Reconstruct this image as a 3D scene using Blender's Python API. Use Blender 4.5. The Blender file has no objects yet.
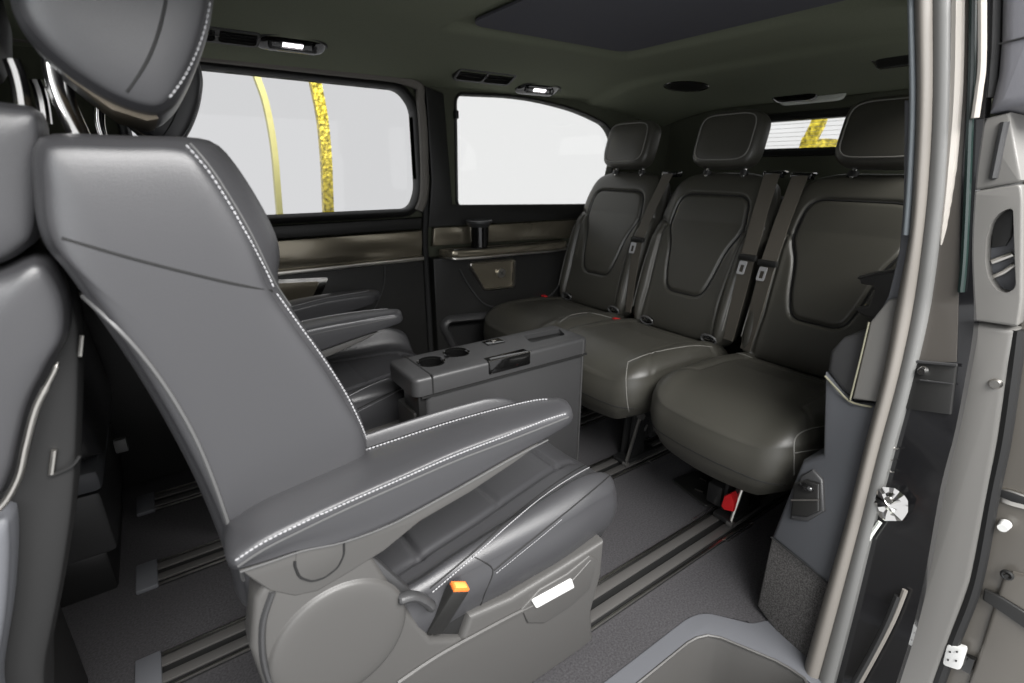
import bpy, bmesh, math, random
from math import sin, cos, pi, radians, atan2, sqrt
from mathutils import Vector, Matrix
from mathutils.bvhtree import BVHTree
from mathutils.geometry import tessellate_polygon
import numpy as np

# ------------------------------------------------------------------ camera, world, light
S = bpy.context.scene
C = S.collection
CAM = Vector((0.0, 0.0, 1.0)); FPX = 502.0; YAW = radians(35); PITCH = radians(19)
cd = bpy.data.cameras.new('camera'); cam = bpy.data.objects.new('camera', cd); C.objects.link(cam)
cam.location = CAM; cam.rotation_euler = (radians(90) - PITCH, 0, -YAW)
cd.sensor_width = 36; cd.lens = FPX / 1024 * 36; cd.clip_start = 0.02; cd.clip_end = 60
cd.dof.use_dof = True; cd.dof.focus_distance = 1.1; cd.dof.aperture_fstop = 4.0
S.camera = cam
w = bpy.data.worlds.new('world'); S.world = w; w.use_nodes = True
bg = w.node_tree.nodes['Background']
bg.inputs[0].default_value = (0.93, 0.935, 0.95, 1); bg.inputs[1].default_value = 1.0
S.view_settings.view_transform = 'Standard'; S.view_settings.look = 'None'
S.view_settings.gamma = 1; S.view_settings.use_curve_mapping = False; S.view_settings.exposure = 0.0

def area(name, loc, tgt, sx, sy, e, col=(1, 1, 1)):
    l = bpy.data.lights.new(name, 'AREA'); l.shape = 'RECTANGLE'; l.size = sx; l.size_y = sy; l.energy = e; l.color = col
    o = bpy.data.objects.new(name, l); C.objects.link(o); o.location = loc
    o.rotation_euler = (Vector(tgt) - Vector(loc)).to_track_quat('-Z', 'Y').to_euler(); return o
area('studio_softbox', (0.7, -1.7, 2.9), (0.7, 0.8, 0.4), 3.4, 1.4, 330, (1.0, 0.985, 0.97))  # added fill light, unseen, brightens the cabin through the door
area('studio_softbox_front', (-2.0, -2.4, 1.6), (0.6, 1.0, 0.5), 1.4, 1.8, 45, (0.95, 0.98, 1.0))  # weaker added fill from the front, also out of view

FW = Vector((sin(YAW) * cos(PITCH), cos(YAW) * cos(PITCH), -sin(PITCH)))
RT = Vector((cos(YAW), -sin(YAW), 0)); UPV = RT.cross(FW)
def ray(u, v): return FW + RT * ((u - 512) / FPX) - UPV * ((v - 341.5) / FPX)
def at(u, v, ax, val):
    """measured point: where the sight line through (u, v) meets the plane coordinate[ax] = val"""
    d = ray(u, v); t = (val - CAM[ax]) / d[ax]; return CAM + d * t

# ------------------------------------------------------------------ materials
def mat(name, col, rough=0.5, metal=0.0, bump=0.0, bscale=400.0, spec=0.5, var=0.0, vscale=60.0, coat=0.0, emis=None, es=0.0, kind='noise', sheen=0.0):
    m = bpy.data.materials.new(name); m.use_nodes = True; nt = m.node_tree; b = nt.nodes['Principled BSDF']
    b.inputs['Base Color'].default_value = (*col, 1); b.inputs['Roughness'].default_value = rough
    b.inputs['Metallic'].default_value = metal; b.inputs['Specular IOR Level'].default_value = spec
    b.inputs['Coat Weight'].default_value = coat; b.inputs['Coat Roughness'].default_value = 0.06
    b.inputs['Sheen Weight'].default_value = sheen
    tc = nt.nodes.new('ShaderNodeTexCoord')
    if var > 0:
        n = nt.nodes.new('ShaderNodeTexNoise'); n.inputs['Scale'].default_value = vscale; n.inputs['Detail'].default_value = 4
        r = nt.nodes.new('ShaderNodeValToRGB'); r.color_ramp.elements[0].position = 0.32; r.color_ramp.elements[1].position = 0.68
        r.color_ramp.elements[0].color = (*[c * (1 - var) for c in col], 1); r.color_ramp.elements[1].color = (*[c * (1 + var) for c in col], 1)
        nt.links.new(tc.outputs['Object'], n.inputs['Vector']); nt.links.new(n.outputs['Fac'], r.inputs['Fac'])
        nt.links.new(r.outputs['Color'], b.inputs['Base Color'])
    if bump > 0:
        if kind == 'voronoi':
            n = nt.nodes.new('ShaderNodeTexVoronoi'); out = 'Distance'
        else:
            n = nt.nodes.new('ShaderNodeTexNoise'); n.inputs['Detail'].default_value = 3; out = 'Fac'
        n.inputs['Scale'].default_value = bscale
        bu = nt.nodes.new('ShaderNodeBump'); bu.inputs['Strength'].default_value = bump; bu.inputs['Distance'].default_value = 0.002
        nt.links.new(tc.outputs['Object'], n.inputs['Vector']); nt.links.new(n.outputs[out], bu.inputs['Height'])
        nt.links.new(bu.outputs['Normal'], b.inputs['Normal'])
    if emis:
        b.inputs['Emission Color'].default_value = (*emis, 1); b.inputs['Emission Strength'].default_value = es
    return m
M = {}
M['leather'] = mat('black leather', (0.045, 0.045, 0.048), 0.36, bump=0.10, bscale=900, kind='voronoi', spec=0.6)
M['leather_perf'] = mat('perforated leather', (0.030, 0.030, 0.032), 0.5, bump=1.0, bscale=260, kind='voronoi')
M['leather_bench'] = mat('black bench leather', (0.050, 0.048, 0.040), 0.40, bump=0.10, bscale=900, kind='voronoi', spec=0.6)
M['seam'] = mat('seam shadow thread', (0.008, 0.008, 0.008), 0.7)  # dark leather sunk along the seams
M['piping'] = mat('leather piping', (0.085, 0.085, 0.085), 0.45)
M['piping_pale'] = mat('pale leather piping', (0.20, 0.195, 0.18), 0.45)
M['tongue_metal'] = mat('brushed buckle tongue', (0.42, 0.42, 0.43), 0.35, metal=0.3)
M['stitch'] = mat('light grey thread', (0.34, 0.34, 0.35), 0.6)
M['plastic'] = mat('grey moulded plastic', (0.072, 0.070, 0.067), 0.42, bump=0.12, bscale=900)
M['plastic_dark'] = mat('dark moulded plastic', (0.016, 0.0158, 0.015), 0.42, bump=0.12, bscale=900)
M['plastic_mid'] = mat('charcoal moulded plastic', (0.045, 0.045, 0.046), 0.40, bump=0.12, bscale=900)
M['plastic_blue'] = mat('blue grey moulded plastic', (0.120, 0.124, 0.135), 0.5, bump=0.12, bscale=900)
M['plastic_slate'] = mat('slate moulded plastic', (0.070, 0.073, 0.080), 0.5, bump=0.12, bscale=900)
M['gloss_black'] = mat('gloss black', (0.006, 0.006, 0.006), 0.1, coat=0.6)
M['paint'] = mat('black body paint', (0.010, 0.010, 0.011), 0.16, coat=0.7)
M['carpet'] = mat('charcoal carpet', (0.062, 0.060, 0.063), 0.95, bump=0.9, bscale=700, var=0.25, vscale=220, spec=0.15)
M['carpet_wall'] = mat('speckled grey carpet', (0.075, 0.072, 0.070), 0.95, bump=1.0, bscale=500, var=0.5, vscale=330, spec=0.15)
M['headliner'] = mat('headliner fabric', (0.19, 0.205, 0.15), 0.95, bump=0.3, bscale=600, var=0.08, vscale=400, spec=0.1)
M['headliner_dark'] = mat('sunroof blind fabric', (0.10, 0.10, 0.115), 0.9, bump=0.2, bscale=600, spec=0.15)
M['fabric_wall'] = mat('pillar fabric', (0.085, 0.09, 0.066), 0.9, bump=0.3, bscale=600, spec=0.15)
M['chrome'] = mat('chrome', (0.80, 0.79, 0.77), 0.12, metal=1)
M['satin'] = mat('satin metal', (0.60, 0.58, 0.54), 0.28, metal=1)
M['steel'] = mat('dark rail steel', (0.13, 0.125, 0.12), 0.38, metal=0.4)
M['bracket'] = mat('black coated bracket', (0.015, 0.015, 0.015), 0.35)
M['trim_gloss'] = mat('brown metallic trim panel', (0.27, 0.24, 0.18), 0.22, metal=0.7, coat=0.5)
M['belt'] = mat('seat belt webbing', (0.085, 0.076, 0.062), 0.6, bump=0.4, bscale=900)
M['belt_light'] = mat('seat belt webbing facing up', (0.085, 0.076, 0.062), 0.6, bump=0.4, bscale=900)
M['orange'] = mat('orange buckle button', (0.85, 0.20, 0.035), 0.4)
M['amber'] = mat('amber release button', (0.85, 0.42, 0.10), 0.4)
M['red'] = mat('red plastic', (0.80, 0.02, 0.025), 0.4)
M['white'] = mat('white label', (0.75, 0.75, 0.73), 0.5)
M['rubber'] = mat('black rubber', (0.012, 0.012, 0.012), 0.6)
M['seal'] = mat('grey rubber seal', (0.17, 0.157, 0.14), 0.55)
M['seal_light'] = mat('light sealing lip', (0.15, 0.15, 0.145), 0.45)
M['seal_blue'] = mat('blue grey sealing edge', (0.17, 0.19, 0.205), 0.6)
M['jamb'] = mat('satin door jamb paint', (0.075, 0.068, 0.060), 0.30, coat=0.3)
M['jamb_teal'] = mat('tinted jamb channel', (0.012, 0.025, 0.022), 0.25, coat=0.4)
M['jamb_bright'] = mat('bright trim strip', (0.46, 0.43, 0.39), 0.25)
M['door_grey'] = mat('grey door edge trim', (0.17, 0.165, 0.155), 0.42, bump=0.1, bscale=900)
M['door_metal'] = mat('painted inner door metal', (0.13, 0.12, 0.105), 0.35, coat=0.2)
M['door_leather'] = mat('soft grey door padding', (0.16, 0.16, 0.175), 0.55, bump=0.2, bscale=700)
M['tan'] = mat('headrest underside plastic', (0.17, 0.14, 0.10), 0.5)  # reflected gold light is put into this tan colour
M['lamp'] = mat('lit lamp lens', (1, 1, 1), 0.3, emis=(1.0, 0.93, 0.97), es=5.0)
M['lens_soft'] = mat('pale lamp lens', (0.75, 0.78, 0.72), 0.25)
M['edge_pale'] = mat('pale worn trim edge', (0.22, 0.21, 0.15), 0.35)  # pale tone along the trim edges
M['gold'] = mat('gold glitter', (0.62, 0.50, 0.05), 0.35, metal=0.5, bump=1.0, bscale=45, kind='voronoi', var=0.8, vscale=40)
M['gold_strip'] = mat('gold strip', (0.62, 0.58, 0.22), 0.4, metal=0.3)
M['studio_floor'] = mat('studio floor', (0.62, 0.62, 0.62), 0.6)
def glass(name, col, gl=0.06):
    m = bpy.data.materials.new(name); m.use_nodes = True; nt = m.node_tree; nt.nodes.clear()
    o = nt.nodes.new('ShaderNodeOutputMaterial'); mx = nt.nodes.new('ShaderNodeMixShader'); t = nt.nodes.new('ShaderNodeBsdfTransparent')
    g = nt.nodes.new('ShaderNodeBsdfGlossy'); g.inputs['Roughness'].default_value = 0.03; t.inputs[0].default_value = (*col, 1)
    mx.inputs[0].default_value = gl; nt.links.new(t.outputs[0], mx.inputs[1]); nt.links.new(g.outputs[0], mx.inputs[2]); nt.links.new(mx.outputs[0], o.inputs[0])
    return m
M['glass'] = glass('window glass', (0.97, 0.97, 0.96), 0.03)
M['glass_tint'] = glass('tinted window glass', (0.86, 0.86, 0.86), 0.03)

# ------------------------------------------------------------------ mesh helpers
def link(name, me, m, parent=None, kind=None, ang=35):
    me.set_sharp_from_angle(angle=radians(ang)) if len(me.polygons) else None
    o = bpy.data.objects.new(name, me); C.objects.link(o)
    if m is not None: me.materials.append(M[m])
    if parent is not None: o.parent = parent; o.matrix_parent_inverse = parent.matrix_world.inverted()
    if kind: o['kind'] = kind
    return o
def mk(name, vs, fs, m, parent=None, kind=None, ang=35, fix=True):
    me = bpy.data.meshes.new(name); me.from_pydata([tuple(v) for v in vs], [], [tuple(f) for f in fs])
    if fix:
        bm = bmesh.new(); bm.from_mesh(me); bmesh.ops.recalc_face_normals(bm, faces=bm.faces[:]); bm.to_mesh(me); bm.free()
    me.polygons.foreach_set('use_smooth', [True] * len(me.polygons)); me.update()
    return link(name, me, m, parent, kind, ang)
def thing(name, label, cat, loc=(0, 0, 0), group=None):
    o = bpy.data.objects.new(name, None); C.objects.link(o); o.location = loc; o.empty_display_size = 0.05
    o['label'] = label; o['category'] = cat
    if group: o['group'] = group
    o.matrix_world = Matrix.Translation(loc); return o
def tag(o, label, cat, group=None):
    o['label'] = label; o['category'] = cat
    if group: o['group'] = group
    return o
class MB:
    """collects shapes that belong to one mesh"""
    def __init__(s): s.v = []; s.f = []
    def add(s, vs, fs):
        n = len(s.v); s.v += [Vector(v) for v in vs]; s.f += [tuple(i + n for i in f) for f in fs]; return s
    def box(s, a, b, bev=0.0, rot=None, piv=None, seg=2):
        bm = bmesh.new(); bmesh.ops.create_cube(bm, size=1)
        a, b = Vector(a), Vector(b); c = (a + b) / 2; d = b - a
        for v in bm.verts: v.co = Vector((v.co.x * d.x, v.co.y * d.y, v.co.z * d.z)) + c
        if bev: bmesh.ops.bevel(bm, geom=bm.edges[:], offset=bev, segments=seg, profile=0.5, affect='EDGES')
        if rot is not None:
            p = Vector(piv) if piv is not None else c
            for v in bm.verts: v.co = rot @ (v.co - p) + p
        s.add([v.co.copy() for v in bm.verts], [[v.index for v in f.verts] for f in (bm.faces.ensure_lookup_table() or bm.verts.index_update() or bm.faces)]); bm.free(); return s
    def tube(s, path, r, n=8, caps=True, scale2=1.0, up=None):
        path = [Vector(p) for p in path]; k = len(path); rr = r if isinstance(r, (list, tuple)) else [r] * k
        t0 = (path[1] - path[0]).normalized(); nrm = Vector(up) if up is not None else Vector((0, 0, 1))
        if abs(nrm.dot(t0)) > 0.95: nrm = Vector((1, 0, 0)) if abs(t0.x) < 0.9 else Vector((0, 1, 0))
        vs = []; 
        for i, p in enumerate(path):
            t = (path[min(i + 1, k - 1)] - path[max(i - 1, 0)]).normalized()
            a = (nrm - t * nrm.dot(t)).normalized(); b = t.cross(a); nrm = a if up is None else nrm
            for j in range(n):
                q = 2 * pi * j / n; vs.append(p + a * cos(q) * rr[i] * scale2 + b * sin(q) * rr[i])
        fs = [(i * n + j, i * n + (j + 1) % n, (i + 1) * n + (j + 1) % n, (i + 1) * n + j) for i in range(k - 1) for j in range(n)]
        if caps: fs += [tuple(range(n))[::-1], tuple((k - 1) * n + j for j in range(n))]
        return s.add(vs, fs)
    def cyl(s, a, b, r, n=24, r2=None):
        return s.tube([a, b], [r, r2 if r2 is not None else r], n)
    def ell(s, c, r, axes=None, n=14, e=1.0):
        """superellipsoid"""
        sp = lambda x: math.copysign(abs(x) ** e, x)
        vs = []; fs = []; m = n
        for i in range(m + 1):
            th = -pi / 2 + pi * i / m
            for j in range(2 * n):
                ph = 2 * pi * j / (2 * n)
                p = Vector((r[0] * sp(cos(th)) * sp(cos(ph)), r[1] * sp(cos(th)) * sp(sin(ph)), r[2] * sp(sin(th))))
                if axes is not None: p = axes @ p
                vs.append(Vector(c) + p)
        for i in range(m):
            for j in range(2 * n): fs.append((i * 2 * n + j, i * 2 * n + (j + 1) % (2 * n), (i + 1) * 2 * n + (j + 1) % (2 * n), (i + 1) * 2 * n + j))
        return s.add(vs, fs)
    def ribbon(s, path, wdir, w, th):
        """flat strap following path, width along wdir (Vector or list)"""
        path = [Vector(p) for p in path]; k = len(path); vs = []
        for i, p in enumerate(path):
            t = (path[min(i + 1, k - 1)] - path[max(i - 1, 0)]).normalized(); wd = Vector(wdir[i]) if isinstance(wdir, list) else Vector(wdir)
            wd = (wd - t * wd.dot(t)).normalized(); nn = t.cross(wd); ww = w[i] if isinstance(w, list) else w
            for a, b in ((-1, -1), (1, -1), (1, 1), (-1, 1)): vs.append(p + wd * a * ww / 2 + nn * b * th / 2)
        fs = [(i * 4 + j, i * 4 + (j + 1) % 4, (i + 1) * 4 + (j + 1) % 4, (i + 1) * 4 + j) for i in range(k - 1) for j in range(4)]
        fs += [(3, 2, 1, 0), tuple((k - 1) * 4 + j for j in range(4))]
        return s.add(vs, fs)
    def prism(s, poly, vec, bev=0.0, seg=2):
        """closed 3-D polygon extruded by vec"""
        bm = bmesh.new(); vec = Vector(vec); vv = [bm.verts.new(p) for p in poly]; f = bm.faces.new(vv)
        r = bmesh.ops.extrude_face_region(bm, geom=[f]); nv = [g for g in r['geom'] if isinstance(g, bmesh.types.BMVert)]
        bmesh.ops.translate(bm, vec=vec, verts=nv)
        bmesh.ops.recalc_face_normals(bm, faces=bm.faces[:])
        if bev:
            vn = vec.normalized()
            ed = [e for e in bm.edges if abs((e.verts[1].co - e.verts[0].co).normalized().dot(vn)) < 0.7]
            bmesh.ops.bevel(bm, geom=ed, offset=bev, segments=seg, profile=0.5, affect='EDGES', clamp_overlap=True)
        bm.verts.index_update(); s.add([v.co.copy() for v in bm.verts], [[v.index for v in f.verts] for f in bm.faces]); bm.free(); return s
    def build(s, name, m, parent=None, kind=None, ang=35): return mk(name, s.v, s.f, m, parent, kind, ang)
def cr(pts, n=8, closed=True):
    """Catmull-Rom through the points"""
    pts = [Vector(p) for p in pts]; k = len(pts); out = []
    rng = range(k) if closed else range(k - 1)
    for i in rng:
        if closed: p0, p1, p2, p3 = pts[(i - 1) % k], pts[i], pts[(i + 1) % k], pts[(i + 2) % k]
        else: p0, p1, p2, p3 = pts[max(i - 1, 0)], pts[i], pts[i + 1], pts[min(i + 2, k - 1)]
        for j in range(n):
            t = j / n
            out.append(0.5 * ((2 * p1) + (p2 - p0) * t + (2 * p0 - 5 * p1 + 4 * p2 - p3) * t * t + (3 * p1 - p0 - 3 * p2 + p3) * t ** 3))
    if not closed: out.append(pts[-1])
    return out
def resample(pts, n, closed=True):
    P = np.array([list(p) for p in pts], float)
    if closed: P = np.vstack([P, P[:1]])
    L = np.r_[0, np.cumsum(np.linalg.norm(np.diff(P, axis=0), axis=1))]
    t = np.linspace(0, L[-1], n, endpoint=not closed)
    return np.stack([np.interp(t, L, P[:, i]) for i in range(P.shape[1])], 1)
def rr(x0, y0, x1, y1, r, n=5):
    o = []
    for cx, cy, a in ((x1 - r, y1 - r, 0), (x0 + r, y1 - r, 90), (x0 + r, y0 + r, 180), (x1 - r, y0 + r, 270)):
        for j in range(n + 1): q = radians(a + 90 * j / n); o.append((cx + r * cos(q), cy + r * sin(q)))
    return o
def rpoly(pts, r, n=5):
    """polygon with rounded corners; r may be a list"""
    out = []; k = len(pts)
    for i in range(k):
        p = Vector(pts[i]); a = Vector(pts[i - 1]); b = Vector(pts[(i + 1) % k]); ri = r[i] if isinstance(r, (list, tuple)) else r
        if ri <= 0: out.append(tuple(p)); continue
        da = (a - p); db = (b - p); ra = min(ri, da.length * 0.48, db.length * 0.48); A = p + da.normalized() * ra; B = p + db.normalized() * ra
        for j in range(n + 1): t = j / n; out.append(tuple(A * (1 - t) ** 2 + p * 2 * t * (1 - t) + B * t * t))
    return out
def seg_dist(X, Y, pl):
    d = np.full(X.shape, 1e9)
    for (ax, ay), (bx, by) in zip(pl[:-1], pl[1:]):
        vx, vy = bx - ax, by - ay; L = vx * vx + vy * vy + 1e-12
        t = np.clip(((X - ax) * vx + (Y - ay) * vy) / L, 0, 1); d = np.minimum(d, np.hypot(X - ax - t * vx, Y - ay - t * vy))
    return d
def offset2(P, d):
    """offset closed 2-D loop outward by d (numpy)"""
    nx = np.roll(P, -1, 0) - np.roll(P, 1, 0); nx /= np.linalg.norm(nx, axis=1)[:, None] + 1e-12
    area_ = 0.5 * np.sum(P[:, 0] * np.roll(P[:, 1], -1) - np.roll(P[:, 0], -1) * P[:, 1])
    nn = np.stack([nx[:, 1], -nx[:, 0]], 1) * (1 if area_ > 0 else -1)
    return P + nn * d
def pad(name, outline, m, fmap, D=0.02, p=6.0, skirt=(), back=0.01, N=160, K=30, grooves=(), extra=None, parent=None, center=None, ang=60):
    """upholstered cushion: closed outline in (a, b), front dome of height D, side rings, domed back; fmap((a, b, h) arrays) gives world"""
    P = resample(outline, N); c = P.mean(0) if center is None else np.array(center, float)
    rings = []; 
    for k in range(1, K + 1):
        rho = sin(pi / 2 * k / K) if K > 3 else k / K
        q = c + (P - c) * rho; h = D * (max(0.0, 1 - rho ** p)) ** 0.5 * np.ones(N)
        rings.append((q, h, 1))
    for dh, off in skirt: rings.append((offset2(P, off), dh * np.ones(N), 0))
    lo, loff = (skirt[-1] if skirt else (0.0, 0.0)); Pb = offset2(P, loff)
    KB = 5
    for k in range(KB, 0, -1):
        rho = sin(pi / 2 * k / (KB + 1)); rings.append((c + (Pb - c) * rho, (lo - back * sqrt(max(0, 1 - rho ** 4))) * np.ones(N), -1))
    A = np.concatenate([[c[0]]] + [r[0][:, 0] for r in rings] + [[c[0]]]); B = np.concatenate([[c[1]]] + [r[0][:, 1] for r in rings] + [[c[1]]])
    Hh = np.concatenate([[D]] + [r[1] for r in rings] + [[lo - back]]); fr = np.concatenate([[1]] + [np.full(N, r[2]) for r in rings] + [[-1]])
    if extra is not None: Hh = Hh + np.where(fr > -1, extra(A, B), 0) 
    for pl, wd, dp in grooves: Hh = Hh - np.where(fr == 1, dp * np.exp(-(seg_dist(A, B, pl) / wd) ** 2), 0)
    X, Y, Z = fmap(A, B, Hh); vs = np.stack([X, Y, Z], 1); R = len(rings); fs = []
    for j in range(N): fs.append((0, 1 + j, 1 + (j + 1) % N))
    for i in range(R - 1):
        for j in range(N): fs.append((1 + i * N + j, 1 + (i + 1) * N + j, 1 + (i + 1) * N + (j + 1) % N, 1 + i * N + (j + 1) % N))
    last = 1 + R * N
    for j in range(N): fs.append((last, 1 + (R - 1) * N + (j + 1) % N, 1 + (R - 1) * N + j))
    return mk(name, vs, fs, m, parent, ang=ang)
def surf(*objs):
    vs = []; fs = []
    for o in objs:
        n = len(vs); vs += [o.matrix_world @ v.co for v in o.data.vertices] if False else [v.co.copy() for v in o.data.vertices]
        fs += [tuple(i + n for i in p.vertices) for p in o.data.polygons]
    return BVHTree.FromPolygons(vs, fs)
def drape(bvh, pts, off=0.0, step=0.004, sm=True):
    """follow the photographed seam over a surface: returns points and normals"""
    pts = cr([Vector((*p, 0)) for p in pts], 12, False) if sm and len(pts) > 2 else [Vector((*p, 0)) for p in pts]
    pts = resample(pts, max(60, len(pts) * 3), False); out = []
    for p in pts:
        loc, n, i, d = bvh.ray_cast(CAM, ray(p[0], p[1]).normalized())
        if loc is None: continue
        if n.dot(ray(p[0], p[1])) > 0: n = -n
        out.append((loc, n))
    if len(out) < 2: return []
    o2 = [out[0]]
    for q in out[1:]:
        if (q[0] - o2[-1][0]).length < 0.06: o2.append(q)
    L = np.array([list(a[0]) for a in o2]); Nn = np.array([list(a[1]) for a in o2])
    s = np.r_[0, np.cumsum(np.linalg.norm(np.diff(L, axis=0), axis=1))]; 
    if s[-1] < 1e-4: return []
    k = max(2, int(s[-1] / step)); t = np.linspace(0, s[-1], k)
    Q = np.stack([np.interp(t, s, L[:, i]) for i in range(3)], 1); NN = np.stack([np.interp(t, s, Nn[:, i]) for i in range(3)], 1)
    for _ in range(2): Q[1:-1] = (Q[:-2] + Q[1:-1] * 2 + Q[2:]) / 4
    return [(Vector(q) + Vector(n).normalized() * off, Vector(n).normalized()) for q, n in zip(Q, NN)]
def stitches(mb, line, r=0.0013, gap=2):
    """dashes of thread along a draped line (points about 4 mm apart)"""
    i = 0
    while i + 1 < len(line):
        a, b = line[i][0], line[i + 1][0]; d = b - a; mb.tube([a, a + d * 0.38, a + d * 0.76], [r * 0.6, r, r * 0.6], 5); i += gap - 1 if gap > 2 else 1
    return mb
def sline(mb, line, r): 
    if len(line) > 1: mb.tube([q[0] for q in line], r, 6)
    return mb
def plate(name, outer, holes, m, fmap, th, parent=None, kind=None, bev=0.0, wall=None, ang=35):
    """flat plate in (a, b) with rounded holes; thickness th below h = 0, optional bevelled outer edge; hole walls go down by wall[i]"""
    vs = []; fs = []
    def A(pts, h):
        n = len(vs); vs.extend([(p[0], p[1], h) for p in pts]); return list(range(n, n + len(pts)))
    O = np.array(outer, float); top = offset2(O, -bev) if bev else O
    it = A(top, 0.0); hs = [A(h, 0.0) for h in holes]
    tri = tessellate_polygon([[Vector((*p, 0)) for p in top]] + [[Vector((*p, 0)) for p in h] for h in holes])
    flat = it + [i for h in hs for i in h]
    fs += [tuple(flat[i] for i in t) for t in tri]
    prev = it
    if bev:
        for k in range(1, 5):
            q = pi / 2 * k / 4; cur = A(offset2(O, -bev * (1 - sin(q))), -bev * (1 - cos(q)))
            fs += [(prev[j], prev[(j + 1) % len(prev)], cur[(j + 1) % len(prev)], cur[j]) for j in range(len(prev))]; prev = cur
    cur = A(O, -th); fs += [(prev[j], prev[(j + 1) % len(prev)], cur[(j + 1) % len(prev)], cur[j]) for j in range(len(prev))]
    bh = []
    for h, idx, i in zip(holes, hs, range(len(holes))):
        d = wall[i] if wall else th; c2 = A(h, -d)
        fs += [(idx[j], idx[(j + 1) % len(idx)], c2[(j + 1) % len(idx)], c2[j]) for j in range(len(idx))]
        if wall: fs.append(tuple(c2))
        bh.append(c2)
    if not wall:
        tri = tessellate_polygon([[Vector((*p, 0)) for p in O]] + [[Vector((*p, 0)) for p in h] for h in holes]); flat = cur + [i for h in bh for i in h]
        fs += [tuple(flat[i] for i in t) for t in tri]
    else: fs.append(tuple(cur))
    V = np.array(vs); X, Y, Z = fmap(V[:, 0], V[:, 1], V[:, 2]); 
    return mk(name, np.stack([X + 0 * V[:, 0], Y + 0 * V[:, 0], Z + 0 * V[:, 0]], 1), fs, m, parent, kind, ang)
def XZ(y, s=1): return lambda a, b, h: (a, y + s * h, b)          # upright plate facing +-Y
def XY(z): return lambda a, b, h: (a, b, z + h)
def YZ(x, s=-1): return lambda a, b, h: (x + s * h, a, b)
def pxy(pts, y): return [(lambda q: (q.x, q.z))(at(u, v, 1, y)) for u, v in pts]
def px3(pts, ax, val): return [at(u, v, ax, val) for u, v in pts]

# ------------------------------------------------------------------ the setting: floor, walls, ceiling
YN, YF = 0.36, 1.90           # near and far walls
fl = MB()
fl.prism([(-2.2, 0.505, 0), (0.86, 0.505, 0), (0.905, 0.49, 0), (0.965, 0.42, 0), (0.965, YN, 0), (2.45, YN, 0), (2.45, 1.97, 0), (-2.2, 1.97, 0)], (0, 0, -0.03))
fl.build('floor', 'carpet', kind='structure')
# far wall with two window openings
win1 = rpoly([(0.0, 0.85), (0.845, 0.85), (0.875, 0.92), (0.875, 1.215), (0.83, 1.272), (0.0, 1.282)], [0.05, 0.05, 0.03, 0.03, 0.05, 0.05], 6)
win2 = rpoly([(1.055, 0.855), (1.90, 0.83), (1.96, 1.10), (1.90, 1.195), (1.70, 1.25), (1.40, 1.285), (1.065, 1.272)], [0.02, 0.06, 0.04, 0.09, 0.12, 0.2, 0.03], 6)
plate('wall_far', [(-2.2, 0.0), (2.45, 0.0), (2.45, 1.40), (-2.2, 1.40)], [win1, win2], 'fabric_wall', XZ(YF, -1), 0.035, kind='structure')
def ringloop(name, loop, w0, h0, m, y, parent=None, kind=None):
    """moulded frame around an opening: profile swept round the loop"""
    P = resample(loop, 180); prof = [(0.0, 0.03), (0.0, -h0 * 0.6), (w0 * 0.3, -h0), (w0 * 0.75, -h0 * 0.8), (w0, 0.0), (w0, 0.01)]; vs = []; n = len(prof); N = len(P)
    for o_, h_ in prof:
        Q = offset2(P, o_); vs += [(q[0], y + h_, q[1]) for q in Q]
    fs = [(i * N + j, i * N + (j + 1) % N, (i + 1) * N + (j + 1) % N, (i + 1) * N + j) for i in range(n - 1) for j in range(N)]
    return mk(name, vs, fs, m, parent, kind, 50)
wf = ringloop('window_1', win1, 0.030, 0.022, 'plastic_dark', YF, kind='structure')
g = plate('window_glass', win1, [], 'glass_tint', XZ(YF + 0.034, -1), 0.003, parent=wf)
wf = ringloop('window_2', win2, 0.012, 0.008, 'plastic_dark', YF, kind='structure')
plate('window_glass', win2, [], 'glass', XZ(YF + 0.034, -1), 0.003, parent=wf)
# small hinge catch at the front edge of window 2
q = MB(); q.box((1.045, 1.875, 1.185), (1.06, 1.897, 1.215), 0.003); q.build('window_catch', 'rubber', wf)
# near wall: the body ahead of and behind the door opening (not in view, windowless ahead to block light)
nw = MB(); nw.box((-2.2, YN - 0.03, 0), (-0.55, YN, 1.40)); nw.build('wall_near', 'plastic_dark', kind='structure')
win4 = rpoly([(1.42, 0.86), (2.10, 0.84), (2.14, 1.10), (2.02, 1.22), (1.70, 1.27), (1.42, 1.27)], 0.05, 6)
plate('wall_near_rear', [(1.22, 0.0), (2.45, 0.0), (2.45, 1.33), (1.22, 1.33)], [win4], 'fabric_wall', XZ(YN - 0.005, -1), 0.025, kind='structure')
plate('window_4', win4, [], 'glass', XZ(YN - 0.02, -1), 0.003, kind='structure')
nw = MB(); nw.box((-2.24, YN, 0.0), (-2.2, 1.95, 0.95)); nw.build('wall_front', 'plastic_dark', kind='structure')  # unseen front closure, raised to cut light from the windscreen
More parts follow.
